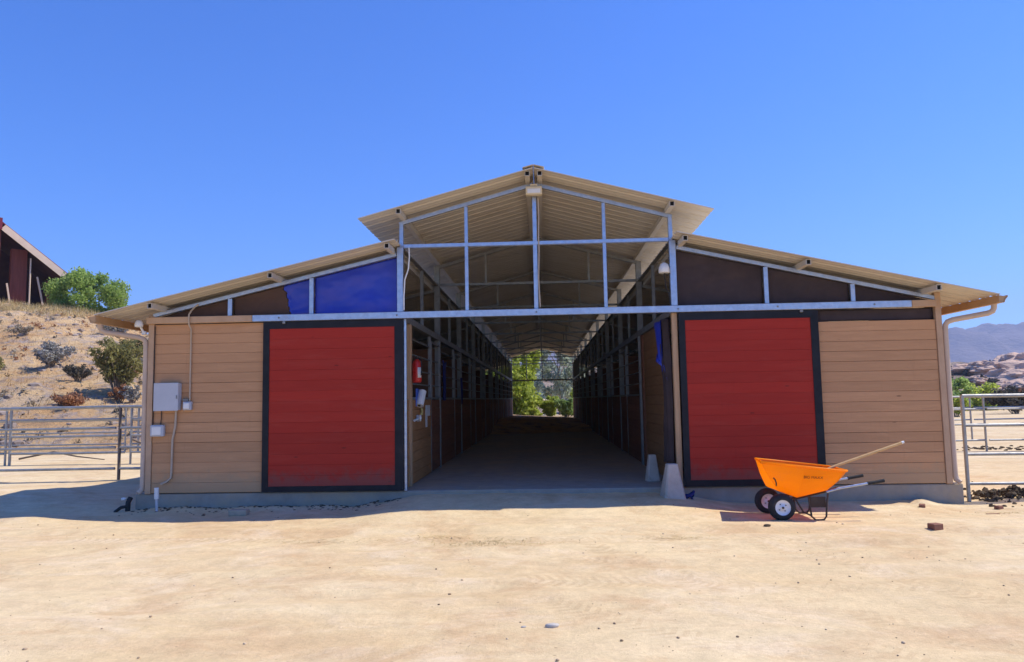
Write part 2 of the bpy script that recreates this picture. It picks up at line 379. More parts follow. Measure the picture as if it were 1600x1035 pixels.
def solo(name, mb, mat, loc, label, cat, group=None, bevel=0, solid=0):
    """a thing that is one mesh, its origin at loc"""
    OFF['__tmp'] = Vector(loc)
    class _P: name = '__tmp'
    s = mb; off = Vector(loc)
    s.v = [(x-off.x, y-off.y, z-off.z) for x, y, z in s.v]
    o = s.build(name, mat, None, bevel, solid); o.location = loc
    return tag(o, label, cat, group)
def copy_tree(o, parent=None):
    c = o.copy(); COL.objects.link(c); c.parent = parent
    OFF[c.name] = OFF.get(o.name, Vector())
    for ch in o.children: copy_tree(ch, c)
    return c
def fbm(x, y, z=0, o=4): return mnoise.fractal(Vector((x, y, z)), 1.0, 2.0, o)
def sm(x, a, b):
    t = min(1, max(0, (x-a)/(b-a))); return t*t*(3-2*t)

# ------------------------------------------------------------------ ground, hill, far terrain
def gz(x, y):
    z = -.21
    z += .155*(1-sm(abs(x), 1.5, 2.7))*sm(y, -2.3, .1)
    if -5.4 < x < -2.2: z += .06*math.exp(-((y+.14)/.16)**2)*max(0, .6+.9*fbm(x*1.3, y, 6, 3))           # ramp up to the aisle slab
    if x > 1: z += -.06*math.exp(-((x-5.6)/.9)**2-((y+.5)/1.3)**2)
    z += .05*math.exp(-((x-4.98)/.36)**2-((y+.10)/.20)**2)*max(.2, 1+1.1*fbm(x*4, y*4, 2, 4))        # dirt heaped against the footing
    z += .17*math.exp(-((x+8.6)/1.7)**2-((y-1.0)/1.6)**2)
    z += .05*math.exp(-((x+6.6)/.5)**2-((y+.9)/.35)**2)
    near = math.exp(-(abs(y)/30)**2)
    z += near*(.026*fbm(x*.45, y*.7, 1, 3) + .009*fbm(x*1.5, y*1.9, 5, 3) + .0045*fbm(x*5, y*5, 9, 3))
    for (a, b, c, w) in ((-3.4, .10, 1.4, .16), (-2.2, -.05, .5, .14), (-4.6, .16, 2.2, .15)):   # tyre tracks
        d = y-(a+b*x+.12*math.sin(x*.6+c))
        z += -.018*math.exp(-(d/w)**2) + .012*math.exp(-((abs(d)-2*w)/(w*.7))**2)
    if y > 36: z -= .012*min(y-36, 30)
    return z
def axis(core0, core1, step, far0, far1, g=1.16):
    a = list(np.arange(core0, core1+1e-6, step)); s = step; x = a[-1]; hi = []
    while x < far1: s *= g; x += s; hi.append(x)
    s = step; x = a[0]; lo = []
    while x > far0: s *= g; x -= s; lo.append(x)
    return lo[::-1]+a+hi
xs = axis(-9, 9, .085, -3200, 3200); ys = axis(-7.2, 1.4, .075, -400, 3300)
g = MB().grid(lambda u, v: (u, v, gz(u, v) - (.9 if (abs(u) < 5.3 and .4 < v < 36) else 0)), xs, ys)
gr = g.build('ground', 'ground'); tag(gr, 'sandy beige dirt yard with faint tyre tracks', 'ground', kind='structure')

def hz(x, y):
    u = x-.6*(45-y)
    H = float(np.interp(u, [-60, -41, -36, -33, -29, -25, -18, -10, 0], [10, 9.3, 8.7, 8.0, 6.4, 4.6, 2.2, .7, 0]))
    t = min(1, max(0, (y-13)/32)); t = t*(1.15-.15*t)
    r = min(1, t*5)*(1 if H > .5 else H*2)
    return -.26+(H+.2)*t + r*(.34*fbm(x*.22, y*.22, 3, 4) + .20*fbm(x*.8, y*.8, 7, 4))*min(1, H/3) - .02*max(0, y-47)
hx = list(np.arange(-75, 3, .42)); hy = list(np.arange(12.5, 75, .42))
h = MB().grid(lambda u, v: (u, v, hz(u, v)), hx, hy).build('hill', 'hill')
tag(h, 'dry rocky hillside rising behind the left fence', 'hillside', kind='structure')

def rz(x, y):
    t = sm(y, 62, 150)
    H = (8.0 if x < 40 else 4.6)+1.6*fbm(x*.03+4, y*.03, 2, 4)+3.8*sm(x, 76, 98)
    return -.7 + t*H + t*(1.6*fbm(x*.06, y*.06, 8, 5)+.5*fbm(x*.3, y*.3, 3, 3))
rx = list(np.arange(-60, 210, 1.6)); ry = list(np.arange(58, 260, 1.6))
r_ = MB().grid(lambda u, v: (u, v, rz(u, v)), rx, ry).build('rocky_hills', 'rocky')
tag(r_, 'brown scrub and granite hills beyond the paddocks', 'hills', kind='structure')
def mz(x, y):
    t = math.exp(-((y-2600)/380)**2)
    hh = 215+62*fbm(x*.0016+3.2, .5, 1, 3)
    return -6+t*hh*(.9+.25*fbm(x*.006, y*.006, 4, 5)) + t*40*fbm(x*.004, y*.002, 9, 5)
mx_ = list(np.arange(-500, 3000, 22)); my = list(np.arange(1800, 3150, 22))
mo = MB().grid(lambda u, v: (u, v, mz(u, v)), mx_, my).build('mountains', 'mountain')
tag(mo, 'far blue mountain ridge on the right horizon', 'mountains', kind='structure')

# ------------------------------------------------------------------ the barn
BL = 36.3; BAY = 3.63; HW = 5.49; AX = 1.89
barn = thing('barn', (0, 0, 0), 'open ended tan and red horse barn with raised centre roof and central aisle', 'barn')
MB().box(-5.66, 5.66, 0.0, BL+.1, -.6, 0).build('concrete_slab', 'slab', barn, bevel=.012)
def boards_x(x0, x1, z0, z1, y0, y1, n, gap=.005, jit=.004):
    m = MB(); hh = (z1-z0)/n
    for k in range(n):
        j = random.uniform(-jit, jit)
        ga = gap*random.choice((.3, .8, 1, 1.9))
        m.box(x0, x1, y0+j, y1, z0+k*hh+ga/2, z0+(k+1)*hh-ga/2)
    return m
def boards_y(y0, y1, z0, z1, x0, x1, n, gap=.005, jit=.004):
    m = MB(); hh = (z1-z0)/n
    for k in range(n):
        j = random.uniform(-jit, jit)
        m.box(x0+j, x1+j, y0, y1, z0+k*hh+gap/2, z0+(k+1)*hh-gap/2)
    return m
boards_x(-5.43, -3.80, .012, 2.375, -.012, .02, 17, .0028, .0025).build('wall', 'tan_siding', barn, bevel=.0025)
boards_x(3.80, 5.43, .012, 2.215, -.012, .02, 16, .0028, .0025).build('wall', 'tan_siding', barn, bevel=.0025)
MB().box(-5.43, -3.8, .021, .035, .012, 2.37).build('wall_backing', 'wood_x', barn)
MB().box(3.8, 5.43, .021, .035, .012, 2.21).build('wall_backing', 'wood_x', barn)
for sx in (-1, 1):
    MB().box(sx*5.435, sx*5.515, -.03, .05, .005, 2.50 if sx < 0 else 2.585).build('corner_post', 'tan_trim', barn, bevel=.004)
    boards_y(.055, BL, .012, 2.42, sx*5.455, sx*5.49, 17).build('side_wall', 'tan_side', barn)
    boards_x(sx*1.97, sx*5.43, .012, 2.42, BL-.03, BL, 17).build('rear_wall', 'tan_siding', barn)
# main header beam across the front: galvanised in the middle, painted at both ends
MB().bar((-4.0, -.055, 2.43), (5.10, -.055, 2.43), .07, .095).build('header_beam', 'galv', barn, bevel=.006)
for a, b in ((-5.52, -4.003), (5.103, 5.43)):
    MB().bar((a, -.055, 2.43), (b, -.055, 2.43), .068, .093).build('header_beam_end', 'tan_trim', barn, bevel=.006)
# front frame: posts, studs, tie rail, rafters
def zr_up(x): return 4.36-.267*abs(x)          # underside of raised roof sheet
def zr_lo(x): return 3.425-.2285*(abs(x)-1.91)  # underside of low roof sheet
def front_frame(y, hb, front=True):
    for s in (-1, 1):
        MB().box(s*1.865, s*1.955, y-.05, y+.05, hb, 3.40).build('frame_post', 'galv', barn, bevel=.006)
        MB().box(s*1.865, s*1.92, y-.03, y+.03, 3.402, zr_up(1.89)-.085).build('post_extension', 'galv', barn, bevel=.005)
        MB().bar((s*1.925, y, zr_up(1.925)-.105), (0.02*s, y, zr_up(0)-.105), .05, .055).build('rafter', 'galv', barn, bevel=.004)
        MB().bar((s*1.965, y, zr_lo(1.965)-.108), (s*5.46, y, zr_lo(5.46)-.108), .05, .055).build('shed_rafter', 'galv', barn, bevel=.004)
        MB().box(s*.945, s*.995, y-.025, y+.025, hb, zr_up(.97)-.135).build('stud', 'galv', barn, bevel=.004)
        for x in (3.18, 4.35):
            MB().box(s*x-.03, s*x+.03, y-.025, y+.025, hb, zr_lo(x)-.14).build('stud', 'galv', barn, bevel=.004)
    MB().box(-.03, .03, y-.03, y+.03, hb, zr_up(0)-.135).build('stud', 'galv', barn, bevel=.004)
    MB().box(-1.863, 1.863, y-.034, y-.0262, 3.39, 3.44).build('tie_rail', 'galv', barn, bevel=.002)
    MB().box(-1.863, 1.863, y+.0262, y+.034, 3.39, 3.44).build('tie_rail', 'galv', barn, bevel=.002)
front_frame(0, 2.4775)
front_frame(BL, 2.45)
MB().bar((-5.5, BL, 2.40), (5.5, BL, 2.40), .07, .09).build('header_beam', 'galv_dull', barn)
for s in (-1, 1): MB().box(s*1.86, s*1.96, BL-.05, BL+.05, 0, 2.352).build('aisle_post', 'galv_dull', barn)
# bolts and small brackets on the beam
for x in (-3.62, -1.95, 0, 1.95, 3.3, 4.6): MB().lathe([(0, -.10), (.011, -.10), (.013, -.09), (.013, -.088)], (x, 0, 2.43), 'y', 8).build('bolt', 'galv_dull', barn)
for x in (-3.55, 3.62):
    MB().box(x-.02, x+.02, -.088, -.085+.045, 2.345, 2.3815).build('hanger', 'galv_dull', barn, bevel=.004)
MB().box(-1.865, -1.83, -.02, .02, .003, 2.38).build('door_jamb', 'galv', barn, bevel=.003)
MB().box(1.865, 1.94, -.03, .05, .003, 2.38).build('door_jamb', 'jamb_wood', barn, bevel=.006)
# door track
MB().box(-5.4, -1.96, -.018, .03, 2.3765, 2.381).build('door_track', 'black_frame', barn)

# roofs
def ribbed(name, xa, za, xb, zb, y0, y1, t=.012, pitch=.25):
    prof = []; y = y0
    while y < y1:
        for dy, dz in ((0, 0), (.06, 0), (.075, .006), (.095, .006), (.11, 0), (.17, 0), (.19, .022), (.23, .022)):
            if y+dy <= y1: prof.append((y+dy, dz))
        y += pitch
    m = MB(); n = len(prof); cols = []
    nx = 4
    for side in (0, 1):
        vs = []
        for i in range(nx+1):
            f = i/nx; x = xa+(xb-xa)*f; z = za+(zb-za)*f
            vs += [(x, y, z+dz+side*t+.003*math.sin(y*2.1+f*3)) for y, dz in prof]
        fs = [(i*n+k, i*n+k+1, (i+1)*n+k+1, (i+1)*n+k) for i in range(nx) for k in range(n-1)]
        m.add(vs, fs)
    o = (nx+1)*n
    ed = [(k, k+1, o+k+1, o+k) for k in range(n-1)] + [(nx*n+k, nx*n+k+1, o+nx*n+k+1, o+nx*n+k) for k in range(n-1)]
    ed += [(i*n, (i+1)*n, o+(i+1)*n, o+i*n) for i in range(nx)] + [(i*n+n-1, (i+1)*n+n-1, o+(i+1)*n+n-1, o+i*n+n-1) for i in range(nx)]
    m.f += ed; m.sm += [False]*len(ed)
    return m.build(name, 'roof', barn)
YF, YB = -.46, BL+.45
for s in (-1, 1):
    up = ribbed('raised_roof', s*.01, zr_up(0), s*2.41, zr_up(2.41), YF, YB)
    lo = ribbed('shed_roof', s*1.905, zr_lo(1.905), s*6.06, zr_lo(6.06), YF, YB)
    # purlins: open steel tubes; a near-black plate in each front end paints its shade
    for x in (.085, 1.86):
        z = zr_up(x)-.041
        p = MB().hollow((s*x, YF+.03, z), (s*x, YB-.05, z), .065, .072).build('purlin', 'roof', barn)
        MB().box(s*x-.026, s*x+.026, YF+.055, YF+.06, z-.03, z+.03).build('tube_shade_plate', 'hollow', p)
    for x in (2.02, 3.63, 5.30):
        z = zr_lo(x)-.041-.012
        p = MB().hollow((s*x, YF+.03, z), (s*x, YB-.05, z), .065, .072).build('purlin', 'roof', barn)
        MB().box(s*x-.026, s*x+.026, YF+.055, YF+.06, z-.03, z+.03).build('tube_shade_plate', 'hollow', p)
rc = MB()
for s in (-1, 1): rc.bar((s*.075, YF-.03, zr_up(.075)+.041), (s*.075, YB, zr_up(.075)+.041), .15, .006, (s*.26, 0, 1))
rc.build('ridge_cap', 'roof', barn)
# gutters and downspouts
for s in (-1, 1):
    x0 = 6.035; zt = zr_lo(6.06)-.002
    prof = [(x0, zt), (x0, zt-.10), (x0+.07, zt-.10), (x0+.085, zt-.06), (x0+.115, zt-.03), (x0+.115, zt-.005),
            (x0+.108, zt-.005), (x0+.108, zt-.028), (x0+.078, zt-.055), (x0+.063, zt-.094), (x0+.007, zt-.094), (x0+.007, zt)]
    n = len(prof); m = MB()
    vs = [(s*x, y, z) for y in (YF, YB) for x, z in prof]
    m.add(vs, [(k, (k+1) % n, n+(k+1) % n, n+k) for k in range(n)])
    m.add(vs[:n], [tuple(range(n))]); m.add(vs[n:], [tuple(range(n))])
    gt = m.build('gutter', 'gutter', barn)
    MB().add([(s*(x0+.003), YF+.012, zt-.003), (s*(x0+.003), YF+.012, zt-.097), (s*(x0+.068), YF+.012, zt-.097), (s*(x0+.11), YF+.012, zt-.02)], [(0, 1, 2, 3)]).build('end_cap', 'gutter', gt, solid=.003)
    pts = [(6.075, -.28, zt-.09), (6.075, -.27, zt-.15), (6.06, -.26, zt-.19), (6.01, -.24, zt-.215), (5.8, -.13, zt-.25), (5.65, -.05, zt-.275),
           (5.59, -.02, zt-.30), (5.565, -.01, zt-.34), (5.56, -.005, zt-.42), (5.56, 0, 1.2), (5.56, 0, .12), (5.565, -.01, .06), (5.60, -.05, .02)]
    MB().tube([(s*a, b, c) for a, b, c in pts], .036, 10).build('downspout', 'spout', barn)

# interior trusses, aisle posts, headers, stalls
for k in range(1, 10):
    y = k*BAY; m = MB()
    for s in (-1, 1):
        m.bar((s*1.93, y, zr_up(1.93)-.108), (s*.02, y, zr_up(0)-.108), .05, .055)
        m.bar((s*1.965, y, zr_lo(1.965)-.11), (s*5.45, y, zr_lo(5.45)-.11), .05, .055)
        m.bar((s*.97, y, 3.44), (s*.97, y, zr_up(.97)-.13), .04, .04)
    m.bar((0, y, 3.44), (0, y, zr_up(0)-.13), .04, .04)
    m.bar((-1.88, y, 3.415), (1.88, y, 3.415), .045, .045)
    m.build('roof_truss', 'galv_dull', barn)
for s in (-1, 1):
    for k in range(1, 10):
        y = k*BAY
        MB().box(s*1.85, s*1.95, y-.05, y+.05, 0, 2.355).build('aisle_post', 'galv_dull', barn)
        MB().box(s*1.85, s*1.95, y-.05, y+.05, 2.455, zr_up(1.9)-.08).build('clerestory_post', 'galv_dull', barn)
    for k in range(10):
        y = k*BAY+BAY/2
        MB().box(s*1.875, s*1.925, y-.025, y+.025, 2.455, 3.38).build('clerestory_stud', 'galv_dull', barn)
    MB().box(s*1.86, s*1.94, .06, BL-.06, 2.357, 2.453).build('aisle_header', 'galv_dull', barn)
    MB().box(s*1.87, s*1.93, .06, BL-.06, 3.385, 3.40).build('clerestory_rail', 'galv_dull', barn)
def stall(s, y0, y1, tack=False, first=False):
    """front of one stall along the aisle: boards below, steel grille above"""
    if tack:
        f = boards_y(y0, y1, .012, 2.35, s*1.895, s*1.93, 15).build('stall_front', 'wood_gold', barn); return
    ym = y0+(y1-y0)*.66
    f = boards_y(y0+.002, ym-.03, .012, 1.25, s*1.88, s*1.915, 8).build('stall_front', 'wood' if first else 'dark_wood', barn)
    MB().box(s*1.875, s*1.925, ym-.025, ym+.025, .005, 2.35).build('stall_post', 'galv_dull', f)
    MB().box(s*1.875, s*1.925, y0+.003, ym-.03, 1.253, 1.29).build('sill_rail', 'galv_dull', f)
    grd = MB()
    for z in (1.49, 1.70, 1.93, 2.16): grd.tube([(s*1.9, y0, z), (s*1.9, ym-.025, z)], .013, 6)
    grd.build('grille', 'galv_dull', f)
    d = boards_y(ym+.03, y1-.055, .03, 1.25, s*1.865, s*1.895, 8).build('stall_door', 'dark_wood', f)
    fr = MB()
    for z in (1.272, 2.25): fr.bar((s*1.88, ym+.03, z), (s*1.88, y1-.055, z), .035, .035)
    for y in (ym+.045, y1-.075): fr.bar((s*1.88, y, 1.29), (s*1.88, y, 2.23), .03, .03)
    for z in (1.49, 1.70, 1.93): fr.tube([(s*1.88, ym+.06, z), (s*1.88, y1-.09, z)], .011, 6)
    fr.build('stall_door_grille', 'galv_dull', f)
for k in range(10):
    stall(-1, k*BAY+(.60 if k == 0 else .055), (k+1)*BAY, first=(k == 0))
    if k == 0: stall(1, .95, 3.2, tack=True)
    else: stall(1, k*BAY+.055, (k+1)*BAY)
    for s in (-1, 1):
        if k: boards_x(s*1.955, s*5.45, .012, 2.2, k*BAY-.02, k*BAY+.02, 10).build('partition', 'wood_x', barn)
MB().box(-1.93, -1.85, .45, .57, .004, 2.354).build('aisle_post', 'jamb_wood', barn, bevel=.004)
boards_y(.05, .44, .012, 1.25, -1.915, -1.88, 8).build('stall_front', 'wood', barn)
MB().box(1.87, 1.95, 3.22, 3.42, .004, 2.35).build('aisle_post', 'dark_wood', barn)

# sliding doors
def door(x0, x1, z0, z1, wl, wr, wt, wb):
    d = thing_part = MB()
    f = MB()
    f.box(x0, x0+wl, -.060, -.022, z0, z1).box(x1-wr, x1, -.060, -.022, z0, z1)
    f.box(x0+wl, x1-wr, -.060, -.022, z1-wt, z1).box(x0+wl, x1-wr, -.060, -.022, z0, z0+wb)
    fo = f.build('sliding_door', 'black_frame', barn)
    boards_x(x0+wl, x1-wr, z0+wb, z1-wt, -.052, -.025, 15, .0012, .0015).build('door_boards', 'red_door', fo, bevel=.0012)
    MB().box(x0+wl, x1-wr, -.024, -.018, z0+wb, z1-wt).build('door_backing', 'red_door', fo)
    return fo
door(-3.85, -1.87, .012, 2.376, .09, .12, .10, .075)
door(1.955, 3.845, .012, 2.378, .085, .105, .105, .085)

# ------------------------------------------------------------------ cloths
def sheet(corner_fn, nu, nv, amp, seed, y):
    """a wrinkled cloth filling the region between two edges"""
    def fn(u, v):
        x, z = corner_fn(u, v)
        e = min(1, 6*min(u, 1-u, v, 1-v)+.1)
        cr = 1-abs(fbm(x*1.6+z*1.1+seed, z*2.4-x*.9, seed, 3))*2.2
        w = amp*e*(1.1*fbm(x*2.0+seed, z*3.0, seed, 4)+.9*cr+.5*math.sin((x*.7-z*2.1)*6+seed))
        return (x, y+w, z)
    return MB().grid(fn, [i/nu for i in range(nu+1)], [i/nv for i in range(nv+1)])
def tri(xa, xb):
    def f(u, v):
        e = .10*(.5-v)+.05*fbm(v*5, 3, 1, 3)
        a = xa+(e+.004 if xa == -3.545 else 0); b = xb+(e if xb == -3.55 else 0)
        x = a+(b-a)*u; return x, 2.478+(zr_lo(x)-.137-2.478)*v
    return f
scr = [(-5.40, -4.382, 'mesh_dark', 'small dark brown shade cloth in the lowest wedge over the left tan wall', 'screen'),
       (-4.318, -3.55, 'mesh_dark', 'brown torn shade cloth between the lowest wedge and the blue cloth on the left', 'screen'),
       (-3.545, -3.212, 'tarp_blue', 'narrow blue tarpaulin strip beside the torn brown cloth left of the stud', 'tarp'),
       (-3.148, -1.96, 'tarp_blue', 'large blue tarpaulin filling the gable bay above the left red door', 'tarp'),
       (1.96, 3.148, 'mesh_black', 'large dark shade cloth beside the right frame post above the right red door', 'screen'),
       (3.212, 4.318, 'mesh_black', 'middle dark shade cloth above the right door edge and tan wall', 'screen'),
       (4.382, 5.40, 'mesh_black', 'small dark wedge of shade cloth by the right corner post', 'screen')]
for k, (a, b, m, lab, cat) in enumerate(scr):
    zc = zr_lo((a+b)/2)
    solo('blue_tarp' if cat == 'tarp' else 'shade_cloth', sheet(tri(a, b), 44, 26, .013, 3.1*k, .055), m, ((a+b)/2, .03, 2.478), lab, cat, 'cloths in the front gable wedges', solid=.002)
solo('shade_cloth', sheet(lambda u, v: (3.85+1.58*u, 2.222+.158*v), 24, 5, .008, 9, .03), 'mesh_black', (4.6, .03, 2.22), 'dark cloth strip between the header beam and the top of the right tan wall', 'screen', 'cloths in the front gable wedges', solid=.002)
# rope-like tie points along the left torn cloth
# hanging cloth at the right of the aisle mouth
def drape(u, v):
    # gathered at the jamb: wide at the top, pulled in towards the post lower down
    y = .12+.85*u*(1-.80*sm(v, 0, .55)+.15*sm(v, .6, 1))
    x = 1.83+.05*math.sin(u*16+v*2)*(.5+.5*(1-v))-.05*u*v + .012*fbm(u*6, v*6, 2)
    return (x, y, 2.33-2.02*v)
solo('hanging_cloth', MB().grid(drape, [i/30 for i in range(31)], [i/40 for i in range(41)]), 'mesh_black', (1.83, .2, 2.3), 'black cloth gathered against the timber post at the right of the aisle mouth', 'cloth', solid=.003)
def drape2(u, v):
    return (1.775+.03*math.sin(u*9), .42+.75*u*(1-.85*v), 2.33-.75*v*(1-.35*u))
solo('blue_tarp', MB().grid(drape2, [i/14 for i in range(15)], [i/14 for i in range(15)]), 'tarp_blue', (1.8, .2, 2.3), 'small blue tarpaulin corner hanging over the black cloth inside the aisle', 'tarp', solid=.003)

# ------------------------------------------------------------------ fittings on the barn
t = thing('electrical_panel', (-5.19, -.02, 1.16), 'large grey electrical panel box on the left tan wall', 'electrical box')
MB().box(-5.36, -5.02, -.125, -.017, 1.16, 1.54).build('cabinet', 'box_grey', t, bevel=.008)
MB().box(-5.365, -5.015, -.137, -.127, 1.155, 1.545).build('lid', 'box_grey', t, bevel=.004)
MB().box(-5.04, -5.028, -.147, -.138, 1.32, 1.37).build('latch', 'galv_dull', t)
t = thing('junction_box', (-5.335, -.02, .8), 'small pale junction box low on the tan wall below the panel', 'electrical box')
MB().box(-5.43, -5.24, -.09, -.017, .80, .96).build('housing', 'box_grey', t, bevel=.012)
MB().box(-5.40, -5.27, -.098, -.092, .825, .935).build('cover', 'pvc', t, bevel=.004)
t = thing('outlet_box', (-4.92, -.02, 1.16), 'small weatherproof outlet box beside the right edge of the grey panel', 'outlet')
MB().box(-4.98, -4.86, -.075, -.017, 1.16, 1.28).build('housing', 'box_grey', t, bevel=.008)
MB().box(-4.965, -4.875, -.095, -.077, 1.175, 1.265).build('cover', 'pvc', t, bevel=.01)
MB().box(-4.99, -4.91, -.06, -.017, 1.285, 1.32).build('bracket', 'galv_dull', t, bevel=.004)
solo('conduit', MB().tube([(-4.895, -.035, 1.285), (-4.895, -.035, 2.30), (-4.895, -.11, 2.36), (-4.895, -.115, 2.50), (-4.88, -.06, 2.57), (-4.84, -.04, 2.62), (-4.80, -.035, 2.65)], .012, 8), 'cable', (-4.895, -.03, 1.28), 'thin vertical conduit rising from the outlet box over the beam', 'conduit')
solo('conduit', MB().tube([(-5.08, -.05, 1.155), (-5.09, -.04, .95), (-5.13, -.035, .75), (-5.135, -.035, .3), (-5.14, -.04, .22), (-5.2, -.05, .17), (-5.27, -.06, .14)], .016, 8), 'cable', (-5.1, -.03, .2), 'bent conduit dropping from under the grey panel to near the wall foot', 'conduit')
solo('wire', MB().tube([(-5.30, -.03, 1.155), (-5.30, -.028, 1.05), (-5.31, -.03, .965)], .006, 6), 'black_plastic', (-5.3, -.03, 1.0), 'short dark wire between the grey panel and the junction box', 'wire')
solo('wire', MB().tube([(-5.415, -.03, .965), (-5.42, -.028, 1.3), (-5.42, -.028, 2.35)], .006, 6), 'black_plastic', (-5.415, -.03, 1.0), 'long thin dark wire up the left edge of the tan wall', 'wire')
t = thing('standpipe', (-5.20, -.30, -.22), 'white capped plastic standpipe in the dirt before the left foundation', 'pipe')
MB().tube([(-5.19, -.30, -.25), (-5.20, -.30, -.03)], .018, 10).build('pipe', 'box_grey', t)
MB().tube([(-5.20, -.30, -.03), (-5.203, -.30, .12)], .030, 12).build('cap', 'pvc', t)
t = thing('drain_fitting', (-5.74, -.22, -.21), 'black plastic drain fitting at the foot of the left downspout', 'drain')
MB().tube([(-5.66, -.12, -.03), (-5.67, -.16, -.09), (-5.67, -.17, -.23)], .034, 12).build('elbow', 'black_plastic', t)
MB().tube([(-5.67, -.18, -.14), (-5.74, -.21, -.15), (-5.80, -.24, -.2), (-5.82, -.25, -.24)], .022, 10).build('hose', 'black_plastic', t)
MB().lathe([(0, -.02), (.03, -.02), (.035, .01), (0, .02)], (-5.74, -.15, -.04), 'z', 10).build('valve', 'pvc', t)
solo('paver', MB().box(-4.08, -3.84, -.62, -.48, -.225, -.15), 'concrete', (-3.96, -.55, -.2), 'small grey concrete paver lying in the shade before the left wall', 'paver', bevel=.008)
def lamp(name, loc, s, lab):
    t = thing(name, loc, lab, 'light'); x, y, z = loc
    MB().tube([(x-s*.0, y, z-.05), (x-s*.02, y-.02, z), (x-s*.03, y-.05, z+.05)], .016, 8).build('arm', 'pvc', t)
    MB().lathe([(0, .05), (.03, .045), (.05, .02), (.058, -.02), (.052, -.05), (0, -.052)], (x-s*.035, y-.07, z+.075), 'z', 14).build('head', 'pvc', t)
    MB().box(x-.03, x+.03, y-.01, y+.03, z-.08, z-.03).build('base', 'pvc', t, bevel=.006)
    return t
lamp('security_light', (-5.60, .0, 2.32), 1, 'white round security light under the left eave by the corner')
t = thing('flood_light', (0, -.09, 4.0), 'cream rectangular flood light hanging below the roof peak', 'light')
MB().box(-.115, .115, -.20, -.085, 4.065, 4.185).build('housing', 'lamp_housing', t, bevel=.012)
MB().box(-.09, .09, -.206, -.202, 4.085, 4.145).build('lens', 'lamp_glass', t, bevel=.002)
MB().box(-.05, .05, -.19, -.10, 4.19, 4.215).build('bracket', 'lamp_housing', t, bevel=.004)
MB().bar((0, -.10, 4.21), (0, -.035, 4.225), .03, .02).build('arm', 'galv_dull', t)
t = thing('dome_light', (1.80, -.01, 2.99), 'small white hooded light on the aisle side of the right frame post', 'light')
MB().lathe([(.02, .10), (.05, .08), (.075, .03), (.08, -.04), (.07, -.05), (.03, -.01)], (1.79, -.01, 2.99), 'z', 16).build('shade', 'pvc', t)
MB().bar((1.79, -.01, 3.05), (1.865, -.01, 3.05), .025, .025).build('arm', 'galv_dull', t)
solo('cable', MB().tube([(1.79, -.02, 2.94), (1.80, -.03, 2.75), (1.845, -.03, 2.62), (1.85, -.04, 2.50)], .007, 6), 'black_plastic', (1.8, -.02, 2.7), 'dark cable drooping below the hooded light by the right post', 'cable')
solo('cable', MB().tube([(-1.78, -.045, 3.385), (-1.775, -.05, 3.25), (-1.79, -.05, 3.08), (-1.84, -.055, 2.93), (-1.853, -.058, 2.7), (-1.853, -.06, 2.50)], .010, 8), 'pvc', (-1.8, -.05, 3.0), 'white cable looping from the tie rail down the left frame post', 'cable')
solo('cable', MB().tube([(.055, -.045, 4.05), (.06, -.05, 3.8), (.05, -.045, 3.5), (.055, -.045, 3.3), (.04, -.045, 2.9), (.055, -.05, 2.5)], .010, 8), 'cable', (.05, -.04, 3.5), 'brown cable running down the centre stud from the flood light', 'cable')

# small things at the left of the aisle mouth
t = thing('fire_extinguisher', (-1.80, .53, 1.50), 'red fire extinguisher with pale label on the left aisle post', 'fire extinguisher')
MB().lathe([(0, 0), (.06, 0), (.068, .02), (.068, .27), (.055, .31), (.025, .335), (.02, .35), (0, .35)], (-1.775, .53, 1.50), 'z', 20).build('cylinder', 'ext_red', t)
MB().grid(lambda u, v: (-1.775+.0692*math.cos(-1.25+.95*u), .53+.0692*math.sin(-1.25+.95*u), 1.57+.15*v), [i/8 for i in range(9)], [0, 1]).build('label_band', 'paper', t, solid=.001)
MB().box(-1.79, -1.76, .48, .56, 1.845, 1.885).build('handle', 'black_plastic', t, bevel=.005)
MB().tube([(-1.76, .5, 1.86), (-1.70, .46, 1.82), (-1.695, .45, 1.72), (-1.70, .45, 1.6)], .009, 8).build('hose', 'black_plastic', t)
t = thing('paper_dispenser', (-1.80, 1.12, 1.25), 'tilted blue and white towel roll on the left stall sill', 'towel roll')
MB().tube([(-1.83, 1.06, 1.16), (-1.80, 1.18, 1.38)], .062, 16).build('roll', 'paper', t)
MB().tube([(-1.832, 1.055, 1.155), (-1.83, 1.062, 1.168)], .022, 12).build('core', 'black_plastic', t)
MB().box(-1.877, -1.868, 1.0, 1.3, 1.15, 1.42).build('backplate', 'blue_plastic', t, bevel=.004)
solo('yellow_rag', MB().grid(lambda u, v: (-1.86+.02*math.sin(u*7+v*3), 1.33+.13*u, 1.12-.11*v), [i/8 for i in range(9)], [i/8 for i in range(9)]), 'yellow', (-1.85, 1.36, 1.05), 'small yellow rag pinned to the brown stall boards', 'rag', solid=.004)
t = thing('notice_sheet', (-1.87, 2.10, .85), 'white notice sheets fixed to the brown stall boards', 'notice')
MB().box(-1.873, -1.868, 1.92, 2.10, .80, 1.16).build('sheet', 'paper', t)
MB().box(-1.876, -1.871, 2.12, 2.42, .98, 1.16).build('sheet', 'paper', t)
t = thing('water_valve', (-1.84, 1.0, .95), 'cluttered white pipe valve on the left stall boards below the towel roll', 'valve')
MB().tube([(-1.86, .78, .94), (-1.84, 1.0, .96), (-1.84, 1.2, .99)], .018, 8).build('pipe', 'pvc', t)
MB().lathe([(0, 0), (.05, 0), (.05, .02), (0, .03)], (-1.82, 1.02, .97), 'x', 12).build('wheel', 'pvc', t)
MB().box(-1.868, -1.83, .98, 1.16, .92, 1.02).build('body', 'box_grey', t, bevel=.01)
